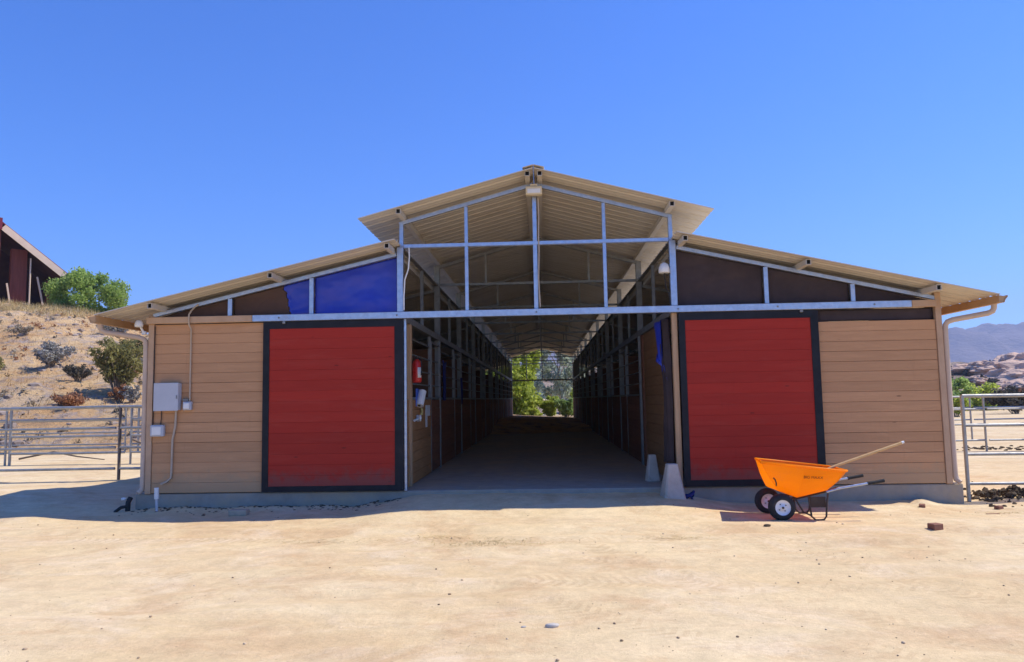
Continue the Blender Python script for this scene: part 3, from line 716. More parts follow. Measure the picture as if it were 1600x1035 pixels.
solo('blanket', MB().grid(lambda u, v: (-1.835+.02*math.sin(u*9+v*2)+.012*fbm(u*4, v*4, 3), 3.78+.42*u+.03*v*math.sin(u*5), 2.0-.72*v-.05*math.sin(u*3)), [i/14 for i in range(15)], [i/14 for i in range(15)]), 'rope', (-1.84, 4.0, 1.6), 'dark navy horse blanket hanging on the left stall grille', 'blanket', solid=.006)
solo('halter', MB().tube([(-1.83, 6.9, 1.75), (-1.82, 6.95, 1.4), (-1.82, 7.02, 1.15), (-1.82, 7.1, 1.4), (-1.83, 7.12, 1.75)], .014, 6), 'rope', (-1.83, 7.0, 1.5), 'dark looped halter hanging further down the left stalls', 'halter')
# debris at far right: pier blocks
def pier(loc, w0, w1, hgt, lab, rot=0):
    m = MB(); a, b = w0/2, w1/2
    lv = [(a, 0), (a*.97, hgt*.04), (b*1.06, hgt*.93), (b, hgt*.985), (b*.86, hgt)]
    vs = []
    for r, z in lv:
        for i in range(4):
            for d in (-.8, .8):
                ang = math.pi/2*i; c, s_ = math.cos(ang), math.sin(ang)
                px, py = r, d*r; vs.append((px*c-py*s_, px*s_+py*c, z))
    n = 8; fs = [(l*n+k, l*n+(k+1) % n, (l+1)*n+(k+1) % n, (l+1)*n+k) for l in range(len(lv)-1) for k in range(n)]
    m.add(vs, fs); m.add(vs[:n], [tuple(range(n))[::-1]]); m.add(vs[-n:], [tuple(range(n))])
    o = m.build('concrete_pier', 'pier'); o.location = loc; o.rotation_euler.z = rot
    return tag(o, lab, 'concrete block', 'concrete piers at the aisle mouth')
pier((1.745, -.31, -.155), .31, .135, .50, 'larger tapered concrete pier standing in the dirt before the right door jamb', .12)
pier((1.655, .86, 0), .20, .10, .38, 'smaller bluish concrete pier just inside the aisle on the slab', .1)
rp = MB()
for k in range(4):
    a0 = k*1.3
    rp.tube([(1.95+.10*math.cos(a0+q)*(.6+.1*k), -.24+.07*math.sin(a0+q)*(.7+.1*k), -.13+.025*k+.03*math.sin(q*2+k)) for q in np.linspace(0, 5.4, 18)], .011, 6)
solo('rope', rp, 'rope', (1.95, -.24, -.15), 'tangle of dark blue rope behind the larger concrete pier', 'rope')

# ------------------------------------------------------------------ wheelbarrow
wb = thing('wheelbarrow', (3.0, -1.25, -.215), 'orange two wheeled wheelbarrow parked before the right red door', 'wheelbarrow')
y0, y1 = -1.60, -.90
rim_pts = [(2.60, y0+.19, .455), (2.575, y0+.07, .450), (3.05, y0-.005, .40), (3.50, y0+.01, .345), (3.545, y0+.06, .342),
           (3.545, y1-.06, .342), (3.50, y1-.01, .345), (3.05, y1+.005, .40), (2.66, y1-.07, .45), (2.64, y1-.19, .455)]
bot = [(2.74, y0+.20, .13), (2.78, y0+.15, .11), (2.98, y0+.13, .035), (3.33, y0+.13, .115), (3.37, y0+.17, .13),
       (3.37, y1-.17, .13), (3.33, y1-.13, .115), (2.98, y1-.13, .035), (2.78, y1-.15, .11), (2.74, y1-.20, .13)]
def lerp(a, b, f): return tuple(a[i]+(b[i]-a[i])*f for i in range(3))
tm = MB(); L = []
NP = len(rim_pts)
for f in (0, .2, .45, .7, .88, 1.0):
    ring = []
    for a, b in zip(bot, rim_pts):
        p = Vector(lerp(a, b, f)); bl = .018*math.sin(math.pi*f)
        c = Vector((3.0, (y0+y1)/2, p.z)); d = (p-c); d.z = 0; d.normalize(); p += d*bl
        ring.append(p)
    L.append(ring)
vs = [p for rg in L for p in rg]
# outer shell, then an inner shell set in, joined at the rim
fs = [(l*NP+k, l*NP+(k+1) % NP, (l+1)*NP+(k+1) % NP, (l+1)*NP+k) for l in range(len(L)-1) for k in range(NP)]
fs.append(tuple(range(NP))[::-1])
o_ = len(vs); inn = []
for rg in L:
    for p in rg:
        c = Vector((3.0, (y0+y1)/2, p.z)); d = (c-p); d.z = 0; d.normalize(); inn.append(p+d*.012+Vector((0, 0, .003)))
vs += inn
fs += [(o_+l*NP+k, o_+(l+1)*NP+k, o_+(l+1)*NP+(k+1) % NP, o_+l*NP+(k+1) % NP) for l in range(len(L)-1) for k in range(NP)]
fs.append(tuple(o_+k for k in range(NP)))
top, itop = (len(L)-1)*NP, o_+(len(L)-1)*NP
fs += [(top+k, top+(k+1) % NP, itop+(k+1) % NP, itop+k) for k in range(NP)]
tm.add(vs, fs, False)
def poly_mat():
    m, n, b, o = new_mat('orange_poly_tray')
    v = coords(n)
    col = ramp(n, noise(n, v, 3, 6), [(.3, (1.0, .42, .003)), (.7, (1.0, .50, .006))])
    f = ramp(n, noise(n, v, 7, 8, .75, .5), [(.55, g3(0)), (.72, g3(.5))])
    col = mix(n, f, col, (.66, .38, .16))
    sc_ = ramp(n, noise(n, coords(n, (1, 1, 9)), 9, 8, .8, .3), [(.60, g3(0)), (.70, g3(.5))])
    col = mix(n, sc_, col, (.50, .22, .03))
    n.links.new(col, b.inputs['Base Color']); b.inputs['Roughness'].default_value = .42
    t = n.nodes.new('ShaderNodeBsdfTranslucent'); t.inputs[0].default_value = (1, .50, .01, 1)
    mx = n.nodes.new('ShaderNodeMixShader'); mx.inputs[0].default_value = .68
    n.links.new(b.outputs[0], mx.inputs[1]); n.links.new(t.outputs[0], mx.inputs[2]); n.links.new(mx.outputs[0], o.inputs[0])
    bump(n, b, noise(n, v, 25, 4), .06, .01)
    return m
MT['poly'] = poly_mat()
tray = tm.build('tray', 'poly', wb)
MB().tube(rim_pts+[rim_pts[0], rim_pts[1]], .013, 8).build('rim_roll', 'poly', tray)
MB().tube([(2.712, -1.512, .27), (2.732, -1.508, .25), (2.748, -1.494, .21), (2.752, -1.478, .175)], .008, 6).build('slot', 'dark_steel', tray)
# lettering on the tray side
def lettering(txt, loc, size, rot, mat, parent, depth=.0008):
    cu = bpy.data.curves.new('lettering', 'FONT'); cu.body = txt; cu.size = size; cu.extrude = depth; cu.align_x = 'CENTER'
    ob = bpy.data.objects.new('lettering_curve', cu); COL.objects.link(ob)
    bpy.context.view_layer.update()
    me = bpy.data.meshes.new_from_object(ob.evaluated_get(bpy.context.evaluated_depsgraph_get()))
    COL.objects.unlink(ob); bpy.data.objects.remove(ob); me.materials.clear(); me.materials.append(MT[mat])
    o = bpy.data.objects.new('lettering', me); COL.objects.link(o); o.parent = parent
    o.location = Vector(loc)-OFF[parent.name]; o.rotation_euler = rot
    return o
nrm_tilt = math.atan2(.13, .33)
lettering('BIG MAXX', (3.14, -1.587, .262), .047, (rad(90)+nrm_tilt, rad(3), 0), 'hollow', tray)
def wheel(y, s):
    w = MB().lathe([(.088, -.055), (.10, -.058), (.128, -.052), (.148, -.03), (.153, 0), (.148, .03), (.128, .052), (.10, .058), (.088, .055)], (2.785, y, -.062), 'y', 36).build('wheel', 'tyre', wb)
    rm = MB().lathe([(.089, -.056), (.089, -.046), (.080, -.040), (.055, -.030), (.03, -.040), (.028, -.052), (.0, -.054)], (2.785, y, -.062), 'y', 32)
    rm.lathe([(.089, .056), (.089, .046), (.080, .040), (.055, .030), (.03, .040), (.028, .052), (.0, .054)], (2.785, y, -.062), 'y', 32)
    rm.build('rim', 'rim', w)
    hb = MB().lathe([(0, -.066), (.012, -.066), (.014, -.055), (.014, .055), (.012, .066), (0, .066)], (2.785, y, -.062), 'y', 14)
    for k in range(4): hb.lathe([(0, -.043), (.006, -.043), (.006, -.03)], (2.785+.045*math.cos(k*1.57+.6), y, -.062+.045*math.sin(k*1.57+.6)), 'y', 8)
    hb.build('hub', 'dark_steel', w)
wheel(-1.53, -1); wheel(-.97, 1)
MB().tube([(2.785, -1.59, -.062), (2.785, -.91, -.062)], .010, 8).build('axle', 'dark_steel', wb)
for y in (-1.40, -1.10):
    MB().tube([(2.785, y, -.05), (2.84, y, .02), (3.0, y, .018), (3.35, y, .095), (3.46, y-(.07 if y < -1.3 else -.07), .145)], .014, 8).build('frame_rail', 'dark_steel', wb)
for s, yy in ((-1, -1.53), (1, -.97)):
    hd = MB().tube([(3.30, yy+s*.0, .105), (3.45, yy, .145), (3.95, yy+s*.01, .225)], .014, 10).build('handle', 'galv', wb)
    MB().tube([(3.77, yy+s*.005, .1955), (3.85, yy+s*.008, .208), (3.955, yy+s*.01, .226)], [.021, .019, .0215], 12).build('grip', 'black_plastic', hd)
    MB().tube([(3.325, yy+.02, .085), (3.30, yy, -.02), (3.285, yy-.005, -.17), (3.26, yy-.005, -.205), (3.22, yy-.005, -.212), (3.16, yy-.005, -.208), (3.12, yy, -.17), (3.10, yy+.02, .055)], .011, 8).build('leg', 'dark_steel', wb)
    MB().tube([(2.95, yy+s*.0-.0, .02), (3.03, yy, -.12), (3.125, yy, -.165)], .010, 6).build('brace', 'dark_steel', wb)
MB().box(3.125, 3.30, -1.50, -1.49, -.075, .045).build('leg_plate', 'dark_steel', wb, bevel=.003)
sh = thing('shovel', (3.56, -1.2, .33), 'wooden shafted shovel lying across the back rim of the orange wheelbarrow', 'shovel')
MB().tube([(3.05, -1.25, .19), (3.565, -1.21, .378), (4.36, -1.15, .628)], [.016, .016, .0165], 10).build('shaft', 'ash', sh)
MB().tube([(4.355, -1.15, .6265), (4.385, -1.148, .636)], [.0175, .015], 10).build('end_cap', 'pvc', sh)
MB().grid(lambda u, v: (2.80+.27*u, -1.255+(v-.5)*.2*(.45+.55*math.sin(math.pi*min(1, u*1.2+.05)*.5+.4)), .105+.09*u+.04*(2*v-1)**2), [i/10 for i in range(11)], [i/8 for i in range(9)]).build('blade', 'dark_steel', sh, solid=.004)

# ------------------------------------------------------------------ bricks, stones, dung, litter in the yard
def brick(loc, rz_, lab, sc=(1, 1, 1), rx_=0):
    m = MB().box(-.10*sc[0], .10*sc[0], -.05*sc[1], .05*sc[1], 0, .06*sc[2])
    o = m.build('brick', 'brick', None, bevel=.006); o.location = loc; o.rotation_euler = (rx_, 0, rz_)
    tag(o, lab, 'brick', 'loose bricks near the right footing')
brick((4.17, -2.20, gz(4.17, -2.2)-.008), .3, 'dark red brick lying alone on the open sand right of the wheelbarrow', (.6, 1, 1.1))
brick((4.90, -.42, gz(4.9, -.42)-.005), -.5, 'brown brick piece on the dirt mound against the right footing', (.36, .7, .7), .2)
brick((5.80, -.52, gz(5.8, -.52)-.006), .4, 'brown brick beside the right end of the concrete footing', (.45, .7, .8))
brick((5.45, -1.0, gz(5.45, -1.0)-.02), .05, 'thin brown brick sliver flat on the sand before the footing corner', (.8, .35, .4))
def rock_mesh(r, seed, flat=.6, sub=2, rough=.28):
    bm = bmesh.new(); bmesh.ops.create_icosphere(bm, subdivisions=sub, radius=1)
    for v in bm.verts:
        n_ = mnoise.fractal(v.co*1.1+Vector((seed, seed*2, 0)), 1, 2, 4)
        v.co *= r*(1+rough*n_); v.co.z *= flat
    vs = [v.co.copy() for v in bm.verts]; fs = [tuple(v.index for v in f.verts) for f in bm.faces]; bm.free(); return vs, fs
for (x, y, r, lab) in ((.10, -5.55, .033, 'pale oval stone in the sand nearest the camera near the centre'),
                       (-.08, -5.55, .013, 'tiny white stone left of the pale oval stone'),
                       (2.47, -2.02, .03, 'dark clod of earth in the sand before the wheelbarrow wheel')):
    v_, f_ = rock_mesh(r, x*3+1, .55); o = MB().add(v_, f_, True).build('stone', 'stone' if 'clod' not in lab else 'dung'); o.location = (x, y, gz(x, y)+r*.2); o.scale = (1.35, .8, 1); tag(o, lab, 'stone')
pb = MB()
ico_v, ico_f = rock_mesh(1, 4, .7, 1)
for k in range(2400):
    y = -10.4 + 12*rng.random()**.9; x = rng.uniform(-1, 1)*(2+.72*(y+10.5))
    if y > -.6: continue
    cl = fbm(x*.6, y*.6, 12, 3)
    if cl < -.05 and rng.random() < .75: continue
    r = .003+.010*rng.random()**6; z = gz(x, y)
    a = rng.random()*6.28; c, s_ = math.cos(a), math.sin(a); e = rng.uniform(.7, 1.4)
    pb.add([(x+r*(p.x*c*e-p.y*s_), y+r*(p.x*s_*e+p.y*c), z+r*.3+r*p.z) for p in ico_v], ico_f, True)
tag(pb.build('gravel', 'pebble'), 'fine gravel and clods scattered over the sandy yard', 'gravel', kind='stuff')
def blades(n, place, mat, name, lab, length=(.04, .12), width=.004, flat=.2):
    V = []; F = []
    for k in range(n):
        p = place(k)
        if p is None: continue
        x, y, z = p; a = rng.random()*6.28; L_ = rng.uniform(*length); tilt = rng.uniform(flat, 1.2 if flat > 0 else .3)
        dx, dy, dz = math.cos(a)*math.cos(tilt)*L_, math.sin(a)*math.cos(tilt)*L_, math.sin(tilt)*L_
        wx, wy = -math.sin(a)*width, math.cos(a)*width; o = len(V)
        V += [(x-wx, y-wy, z), (x+wx, y+wy, z), (x+dx, y+dy, z+dz)]; F.append((o, o+1, o+2))
    return tag(MB().add(V, F).build(name, mat), lab, name.replace('_', ' '), kind='stuff')
def straw_at(k):
    c = ((-.45, -2.75, .55, .22), (-1.0, -2.45, .3, .12), (1.35, -2.6, .3, .08), (5.6, -.9, .25, .06), (-2.2, -2.6, .5, .1))[int(rng.choice(5, p=(.5, .14, .14, .12, .1)))]
    x, y = rng.normal(c[0], c[2]*.6), rng.normal(c[1], c[3]*.6); return x, y, gz(x, y)+.002
blades(900, straw_at, 'straw', 'dry_straw', 'thin patches of yellow straw lying on the sand', (.03, .09), .003, -.05)
dg = MB(); dung_v, dung_f = rock_mesh(1, 9, .9, 1, .7)
for k in range(520):
    if k < 380: x, y = rng.normal(6.55, .36), rng.normal(.42, .22)
    else: x, y = rng.normal(6.8, .7), rng.normal(.3, .5)
    if x < 5.75: continue
    r = .008+.034*rng.random()**2; z = gz(x, y)+.11*math.exp(-((x-6.5)/.35)**2-((y-.4)/.25)**2)*rng.random()
    R_ = Matrix.Rotation(rng.random()*6.3, 3, Vector(rng.normal(size=3)))
    dg.add([Vector((x, y, z))+R_ @ Vector((r*p.x*1.2, r*p.y, r*p.z*1.3)) for p in dung_v], dung_f, False)
tag(dg.build('dung_heap', 'dung'), 'dark broken dung and clods beside the right footing under the fence', 'dung', kind='stuff')
dg2 = MB()
for k in range(90):
    x, y = rng.normal(11.3, .9), rng.normal(9.0, .35); r = rng.uniform(.02, .06)
    dg2.add([(x+r*p.x*1.4, y+r*p.y, gz(x, y)+r*p.z) for p in dung_v], dung_f, False)
tag(dg2.build('dung_heap', 'dung'), 'far row of dung inside the right paddock', 'dung', kind='stuff')
# weeds and dirt crumbs along the shaded left foundation
cr = MB()
for k in range(260):
    x = rng.uniform(-5.6, -1.9); y = -.03-abs(rng.normal(0, .16)); r = rng.uniform(.006, .022)
    cr.add([(x+r*p.x*1.3, y+r*p.y, gz(x, y)+r*p.z*.8) for p in ico_v], ico_f, True)
tag(cr.build('dirt_crumbs', 'dung'), 'crumbled dirt along the foot of the left foundation', 'dirt', kind='stuff')

# ------------------------------------------------------------------ corral fences
def panel(p0, p1, zs, lab, group, posts=(0, 1), r=.024, foot=None, mids=(), mat='rail', z0=None):
    x0, y0_ = p0; x1, y1_ = p1
    base = gz(x0, y0_) if z0 is None else z0
    t = thing('corral_panel', (x0, y0_, base), lab, 'fence', group)
    top = max(zs)
    for z in zs: MB().tube([(x0, y0_, z), ((x0+x1)/2, (y0_+y1_)/2, z-.008), (x1, y1_, z)], r if z < top else r*1.15, 8).build('rail', mat, t)
    for f in posts:
        x, y = x0+(x1-x0)*f, y0_+(y1_-y0_)*f
        MB().tube([(x, y, gz(x, y)-.06), (x, y, top+.01)], r*1.15, 10).build('post', mat, t)
    for f in mids:
        x, y = x0+(x1-x0)*f, y0_+(y1_-y0_)*f
        MB().tube([(x, y, min(zs)), (x, y, top)], r*.8, 8).build('upright', mat, t)
    return t
G = 'pipe corral panels around the paddocks'
Z4 = (1.225, .81, .43, .02)
a = panel((-5.72, 4.16), (-8.28, 4.16), Z4, 'front left corral panel joining the barn wall at its right end', G, (1,), .026)
for ch in a.children:
    if ch.name.startswith('post'): ch.data.materials[0] = MT['rust_pipe']
panel((-8.36, 4.16), (-12.4, 4.16), Z4, 'front left corral panel reaching out of the picture from the dark post', G, (1,), .026)
ZB = (1.23, .92, .50, .08)
panel((-13.48, 8.3), (-10.50, 8.3), ZB, 'second row left corral panel ending at the thick galvanised post', G, (0,), .03)
panel((-10.35, 8.3), (-6.0, 8.3), ZB, 'second row left corral panel running behind the barn corner', G, (0,), .024)
panel((-17.6, 8.3), (-13.6, 8.3), ZB, 'second row left corral panel beyond the thick post at the picture edge', G, (1,), .024)
panel((-17.9, 13.3), (-13.2, 13.1), (1.2, .8, .42, .05), 'back left corral panel in front of the hillside with a thin far post', G, (1,), .024)
panel((-13.0, 13.1), (-7.5, 13.1), (1.2, .8, .42, .05), 'back left corral panel running behind the barn with paired gate posts', G, (0, .04), .03)
ZR = (1.165, .765, .375, -.02)
panel((5.80, .15), (9.3, .15), ZR, 'front right corral panel beside the right downspout', G, (0,), .022, mids=(.5,))
ZQ = (1.10, .80, .44, .06)
panel((6.2, 8.2), (10.62, 8.2), ZQ, 'second row right corral panel left of its middle post', G, (1,), .022)
panel((10.7, 8.2), (15.0, 8.2), ZQ, 'second row right corral panel past the middle post out of the picture', G, (.22, 1), .022)
panel((8.5, 12.4), (12.6, 12.4), (1.08, .75, .4), 'third row right corral panel ending at a thin far post', G, (1,), .022)
panel((12.7, 12.4), (17.5, 13.4), (1.08, .75, .4), 'third row right corral panel sloping out of the picture', G, (1,), .022)
# a fallen branch inside the left paddock
for (pp, lab) in (([(-14.3, 9.8, -.15), (-13.4, 9.9, .02), (-12.6, 9.7, -.1), (-11.9, 9.8, -.2)], 'long bent dead branch on the ground inside the left paddock'),
                  ([(-11.8, 10.9, .3), (-11.1, 10.8, .05), (-10.5, 10.9, -.17)], 'short dark branch leaning by the paired posts in the left paddock')):
    solo('dead_branch', MB().tube(pp, [.028, .026, .02, .012][:len(pp)], 7), 'bark', pp[0], lab, 'branch')

# ------------------------------------------------------------------ plants
def leaves(mb_centres, n, size, elong=1.7, shell=.55):
    """leaf-sized quads scattered through clump volumes"""
    V = []; F = []
    C_ = np.array(mb_centres); w = C_[:, 3]**2; w = w/w.sum()
    idx = rng.choice(len(C_), n, p=w)
    d = rng.normal(size=(n, 3)); d /= np.linalg.norm(d, axis=1)[:, None]
    rr = C_[idx, 3]*(shell+(1-shell)*rng.random(n))**1.0*(rng.random(n)**.25)
    P = C_[idx, :3]+d*rr[:, None]*np.array([1, 1, .85])
    a = rng.normal(size=(n, 3)); a /= np.linalg.norm(a, axis=1)[:, None]
    b = np.cross(a, d+rng.normal(size=(n, 3))*.6); b /= np.linalg.norm(b, axis=1)[:, None]+1e-9
    s = size*(.6+.8*rng.random(n))[:, None]
    q = np.stack([P-a*s*elong*.5, P+b*s*.5, P+a*s*elong*.5, P-b*s*.5], 1).reshape(-1, 3)
    mb = MB(); mb.v = [tuple(x) for x in q]; mb.f = [(4*i, 4*i+1, 4*i+2, 4*i+3) for i in range(n)]; mb.sm = [False]*n
    return mb
def tree(name, loc, hgt, wid, mat, n, size, lab, cat='tree', trunk_r=.14, clumps=26, low=.12, group=None, droop=0):
    t = thing(name, loc, lab, cat, group); x, y, z = loc
    cs = []; tb = MB()
    tb.tube([(x, y, z-.3), (x+.05*wid*.3, y, z+hgt*.25), (x-.02*wid, y, z+hgt*.6)], [trunk_r, trunk_r*.75, trunk_r*.3], 8)
    for k in range(clumps):
        f = low+(1-low)*(k+.5)/clumps*.9; prof = math.sin(math.pi*min(1, max(.08, (f-low*.5)))**.8)**.7
        a = k*2.4+rng.uniform(-.6, .6); rr = wid*.5*prof*rng.uniform(.35, .95)
        cx, cy_, cz = x+rr*math.cos(a), y+rr*math.sin(a), z+hgt*f
        r = wid*rng.uniform(.11, .2)
        cs.append((cx, cy_, cz, r))
        if droop: cs += [(cx, cy_, cz-r*q, r*.8) for q in (.9, 1.7)]
        if k % 2 == 0: tb.tube([(x, y, z+hgt*max(.1, f-.25)), ((x+cx)/2, (y+cy_)/2, z+hgt*(f-.08)), (cx, cy_, cz)], [trunk_r*.4, trunk_r*.25, trunk_r*.08], 6)
    tb.build('trunk', 'bark', t)
    leaves(cs, n, size).build('crown', mat, t)
    return t
def shrub(loc, hgt, wid, mat, n, size, lab, stems=14, name='shrub', open_=.35, group=None, elong=2.6):
    t = thing(name, loc, lab, 'shrub', group); x, y, z = loc; sb = MB(); cs = []
    for k in range(stems):
        a = rng.random()*6.28; rr = wid*.5*rng.uniform(.15, 1); hh = hgt*rng.uniform(.55, 1)*(1-.25*(rr/(wid*.5))**2)
        tip = (x+rr*math.cos(a), y+rr*math.sin(a), z+hh)
        sb.tube([(x+.1*rr*math.cos(a), y+.1*rr*math.sin(a), z-.1), ((x*1.1+tip[0]*.9)/2, (y*1.1+tip[1]*.9)/2, z+hh*.55), tip], [.022, .014, .005], 5)
        for f in (.5, .75, .95):
            q = wid*rng.uniform(.08, .15)
            cs.append((x+(tip[0]-x)*(f**1.3), y+(tip[1]-y)*(f**1.3), z+hh*f+(1-f)*open_*0, q))
    sb.build('stems', 'twig', t)
    leaves(cs, n, size, elong).build('foliage', mat, t)
    return t
tree('pepper_tree', (-36.0, 47.5, hz(-36, 47.5)-.5), 4.0, 5.6, 'leaf_bright', 15000, .125, 'bright green bushy tree on the hilltop beside the red barn', clumps=30, low=.08)
shrub((-17.5, 20.1, hz(-17.5, 20.1)), 2.7, 2.35, 'leaf_olive', 4300, .06, 'tall olive brown bush on the slope under the left eave', 46, 'bush', elong=3.4)
shrub((-23.0, 23.9, hz(-23, 23.9)), 1.15, 2.0, 'leaf_grey', 2600, .06, 'grey spiky shrub halfway up the dry slope', 24)
shrub((-20.1, 21.5, hz(-20.1, 21.5)), .75, 1.2, 'leaf_dark', 1300, .05, 'low dark dead shrub beside the olive bush', 18)
shrub((-17.1, 19.6, hz(-17.1, 19.6)), .75, .9, 'leaf_rust', 900, .05, 'rusty red dry shrub at the foot of the olive bush', 12)
shrub((-16.6, 19.6, hz(-16.6, 19.6)), .8, .9, 'leaf_grey', 800, .05, 'small grey shrub right of the rusty dry shrub', 12)
shrub((-24.2, 21.9, hz(-24.2, 21.9)), 1.0, 1.4, 'leaf_olive', 1300, .06, 'olive shrub cut by the left picture edge on the slope', 14)
shrub((-18.2, 17.9, hz(-18.2, 17.9)), .5, 1.9, 'leaf_rust', 1100, .05, 'low wide rusty brush just above the left fence rail', 16)
shrub((-21.6, 17.6, hz(-21.6, 17.6)), .45, 1.5, 'leaf_grey', 800, .05, 'low grey brush above the left fence near the picture edge', 14)
shrub((-22.0, 29.0, hz(-22, 29)), 1.3, 2.2, 'leaf_olive', 1500, .08, 'olive shrub high on the slope behind the left gutter', 14)
shrub((-26.5, 35.5, hz(-26.5, 35.5)), 1.5, 2.4, 'leaf_grey', 1500, .09, 'pale grey shrub near the top of the slope left of the gutter', 14)
shrub((-19.5, 25.5, hz(-19.5, 25.5)), .6, 1.1, 'leaf_grey', 600, .06, 'small pale shrub upslope from the low dark shrub', 10)
shrub((-29.5, 31.0, hz(-29.5, 31)), .6, 1.4, 'leaf_tan', 700, .06, 'small tan scrub on the upper left slope', 10)
def hill_grass(k):
    x = rng.uniform(-46, -11); y = rng.uniform(13.5, 47)
    if x > -.42*(y+10)-.5 or fbm(x*.35, y*.35, 21, 3) < -.12: return None
    return x, y, hz(x, y)-.02
blades(17000, hill_grass, 'grass_dry', 'dry_grass', 'dry tawny grass covering the left slope', (.10, .34), .014, .5)
def slab_straw(k):
    x, y = rng.uniform(-1.8, 1.8), .05+abs(rng.normal(0, 4)); return None if y > 30 else (x, y, .003)
blades(500, slab_straw, 'straw', 'dry_straw', 'stray straws on the concrete floor of the aisle', (.03, .10), .003, -.05)
def slope_clumps(n, seed, lo, hi):
    out = []
    while len(out) < n:
        x = rng.uniform(-46, -11); y = rng.uniform(13.5, 46)
        if x > -.42*(y+10)-.5 or fbm(x*.22, y*.22, seed, 3) < 0: continue
        r = rng.uniform(lo, hi)*(.6+y/60); out.append((x, y, hz(x, y)+r*.25, r))
    return out
tag(leaves(slope_clumps(420, 41, .12, .42), 11000, .055, 2.6, .1).build('slope_scrub', 'leaf_tan'), 'low dry tan and grey scrub over the left slope', 'scrub', kind='stuff')
tag(leaves(slope_clumps(90, 52, .10, .30), 2200, .05, 2.6, .1).build('slope_scrub', 'leaf_dark'), 'small dark dead scrub over the left slope', 'scrub', kind='stuff')
tag(leaves(slope_clumps(150, 63, .10, .36), 3600, .05, 2.6, .1).build('slope_scrub', 'leaf_rust'), 'small rusty dry scrub over the left slope', 'scrub', kind='stuff')
def crest_grass(k):
    x = rng.uniform(-46, -33); y = rng.uniform(41, 46.5); return x, y, hz(x, y)-.02
blades(5000, crest_grass, 'straw', 'dry_grass', 'taller yellow grass along the hilltop below the red barn', (.3, .7), .015, .7)
rb = MB()
for k in range(1700):
    x = rng.uniform(-46, -11); y = rng.uniform(13.5, 46)
    if x > -.42*(y+10)-.5 or fbm(x*.3, y*.3, 33, 3) < 0: continue
    r = .04+.24*rng.random()**3.5; z = hz(x, y); e = rng.uniform(.7, 1.5)
    a = rng.random()*6.28; c, s_ = math.cos(a), math.sin(a)
    rb.add([(x+r*(p.x*c*e-p.y*s_), y+r*(p.x*s_*e+p.y*c), z+r*p.z) for p in ico_v], ico_f, False)
tag(rb.build('rubble', 'hill_stone'), 'grey rubble strewn over the left slope', 'rocks', kind='stuff')

# trees past the far end of the aisle
tree('willow', (-1.9, 46, -.35), 7.0, 4.4, 'leaf_yellow', 11000, .15, 'sunlit yellow green tree filling the left of the far aisle opening', clumps=34, low=.05, trunk_r=.16, droop=1)
tree('willow', (-5.6, 49, -.4), 7.5, 5.5, 'leaf_bright', 7000, .19, 'green tree behind the barn left of the far aisle opening', clumps=26, low=.06, droop=1)
shrub((.55, 45, -.32), 1.9, 2.1, 'leaf_yellow', 3600, .10, 'green bush in the middle of the far aisle opening', 18, 'bush')
shrub((1.75, 44, -.32), 1.85, 2.0, 'leaf_green', 3600, .10, 'green leafy bush at the right of the far aisle opening', 18, 'bush')
shrub((2.6, 47, -.32), 2.4, 2.2, 'leaf_yellow', 2600, .11, 'tall yellow green bush behind the green leafy bush past the aisle', 16, 'bush')
shrub((-.7, 43.6, -.3), .9, 1.4, 'leaf_yellow', 1200, .08, 'low yellow green bush at the foot of the sunlit tree past the aisle', 12, 'bush')
tree('grey_tree', (1.6, 66, -.7), 7.6, 5.5, 'leaf_bluish', 2600, .22, 'hazy grey green tree far behind the aisle bushes', clumps=22, low=.3)
tree('grey_tree', (5.2, 72, -.7), 8.0, 6.0, 'leaf_grey', 2200, .24, 'pale grey tree far behind and right of the aisle opening', clumps=20, low=.3)
solo('log', MB().tube([(-.35, 56, 1.15), (.6, 56, 1.0), (1.1, 56.1, .9)], [.16, .15, .12], 8), 'barn_cream', (.2, 56, .4), 'pale fallen log on the bank seen through the aisle', 'log')
# right side: bushes and scrub beyond the paddocks
tree('bush_tree', (36.2, 58, rz(36.2, 58)), 3.2, 3.4, 'leaf_bright', 4200, .16, 'bright green tree behind the right fence nearest the downspout', clumps=20, low=.08)
tree('bush_tree', (39.6, 60, rz(39.6, 60)), 2.6, 4.2, 'leaf_yellow', 4200, .15, 'yellow green bushy tree right of the brighter tree beyond the fence', clumps=20, low=.08)
shrub((30.6, 40, -.25), 1.75, 3.4, 'leaf_dark', 3400, .10, 'large dark round bush behind the right fence near the picture edge', 22, 'bush')
shrub((26.6, 40.5, -.25), 1.6, 2.6, 'leaf_green', 2400, .10, 'dark green bush behind the right fence left of the round dark bush', 18, 'bush')
shrub((23.6, 34, -.25), 1.3, 1.8, 'leaf_yellow', 1600, .08, 'yellow green bush low behind the right fence by the downspout', 14, 'bush')
shrub((24.6, 42, -.25), 1.9, 2.4, 'leaf_dark', 1800, .10, 'dark scrub bush behind the yellow green bush right of the barn', 16, 'bush')
shrub((34.8, 47, -.25), 1.6, 2.8, 'leaf_rust', 1600, .09, 'brown dry bush behind the large dark round bush', 16, 'bush')
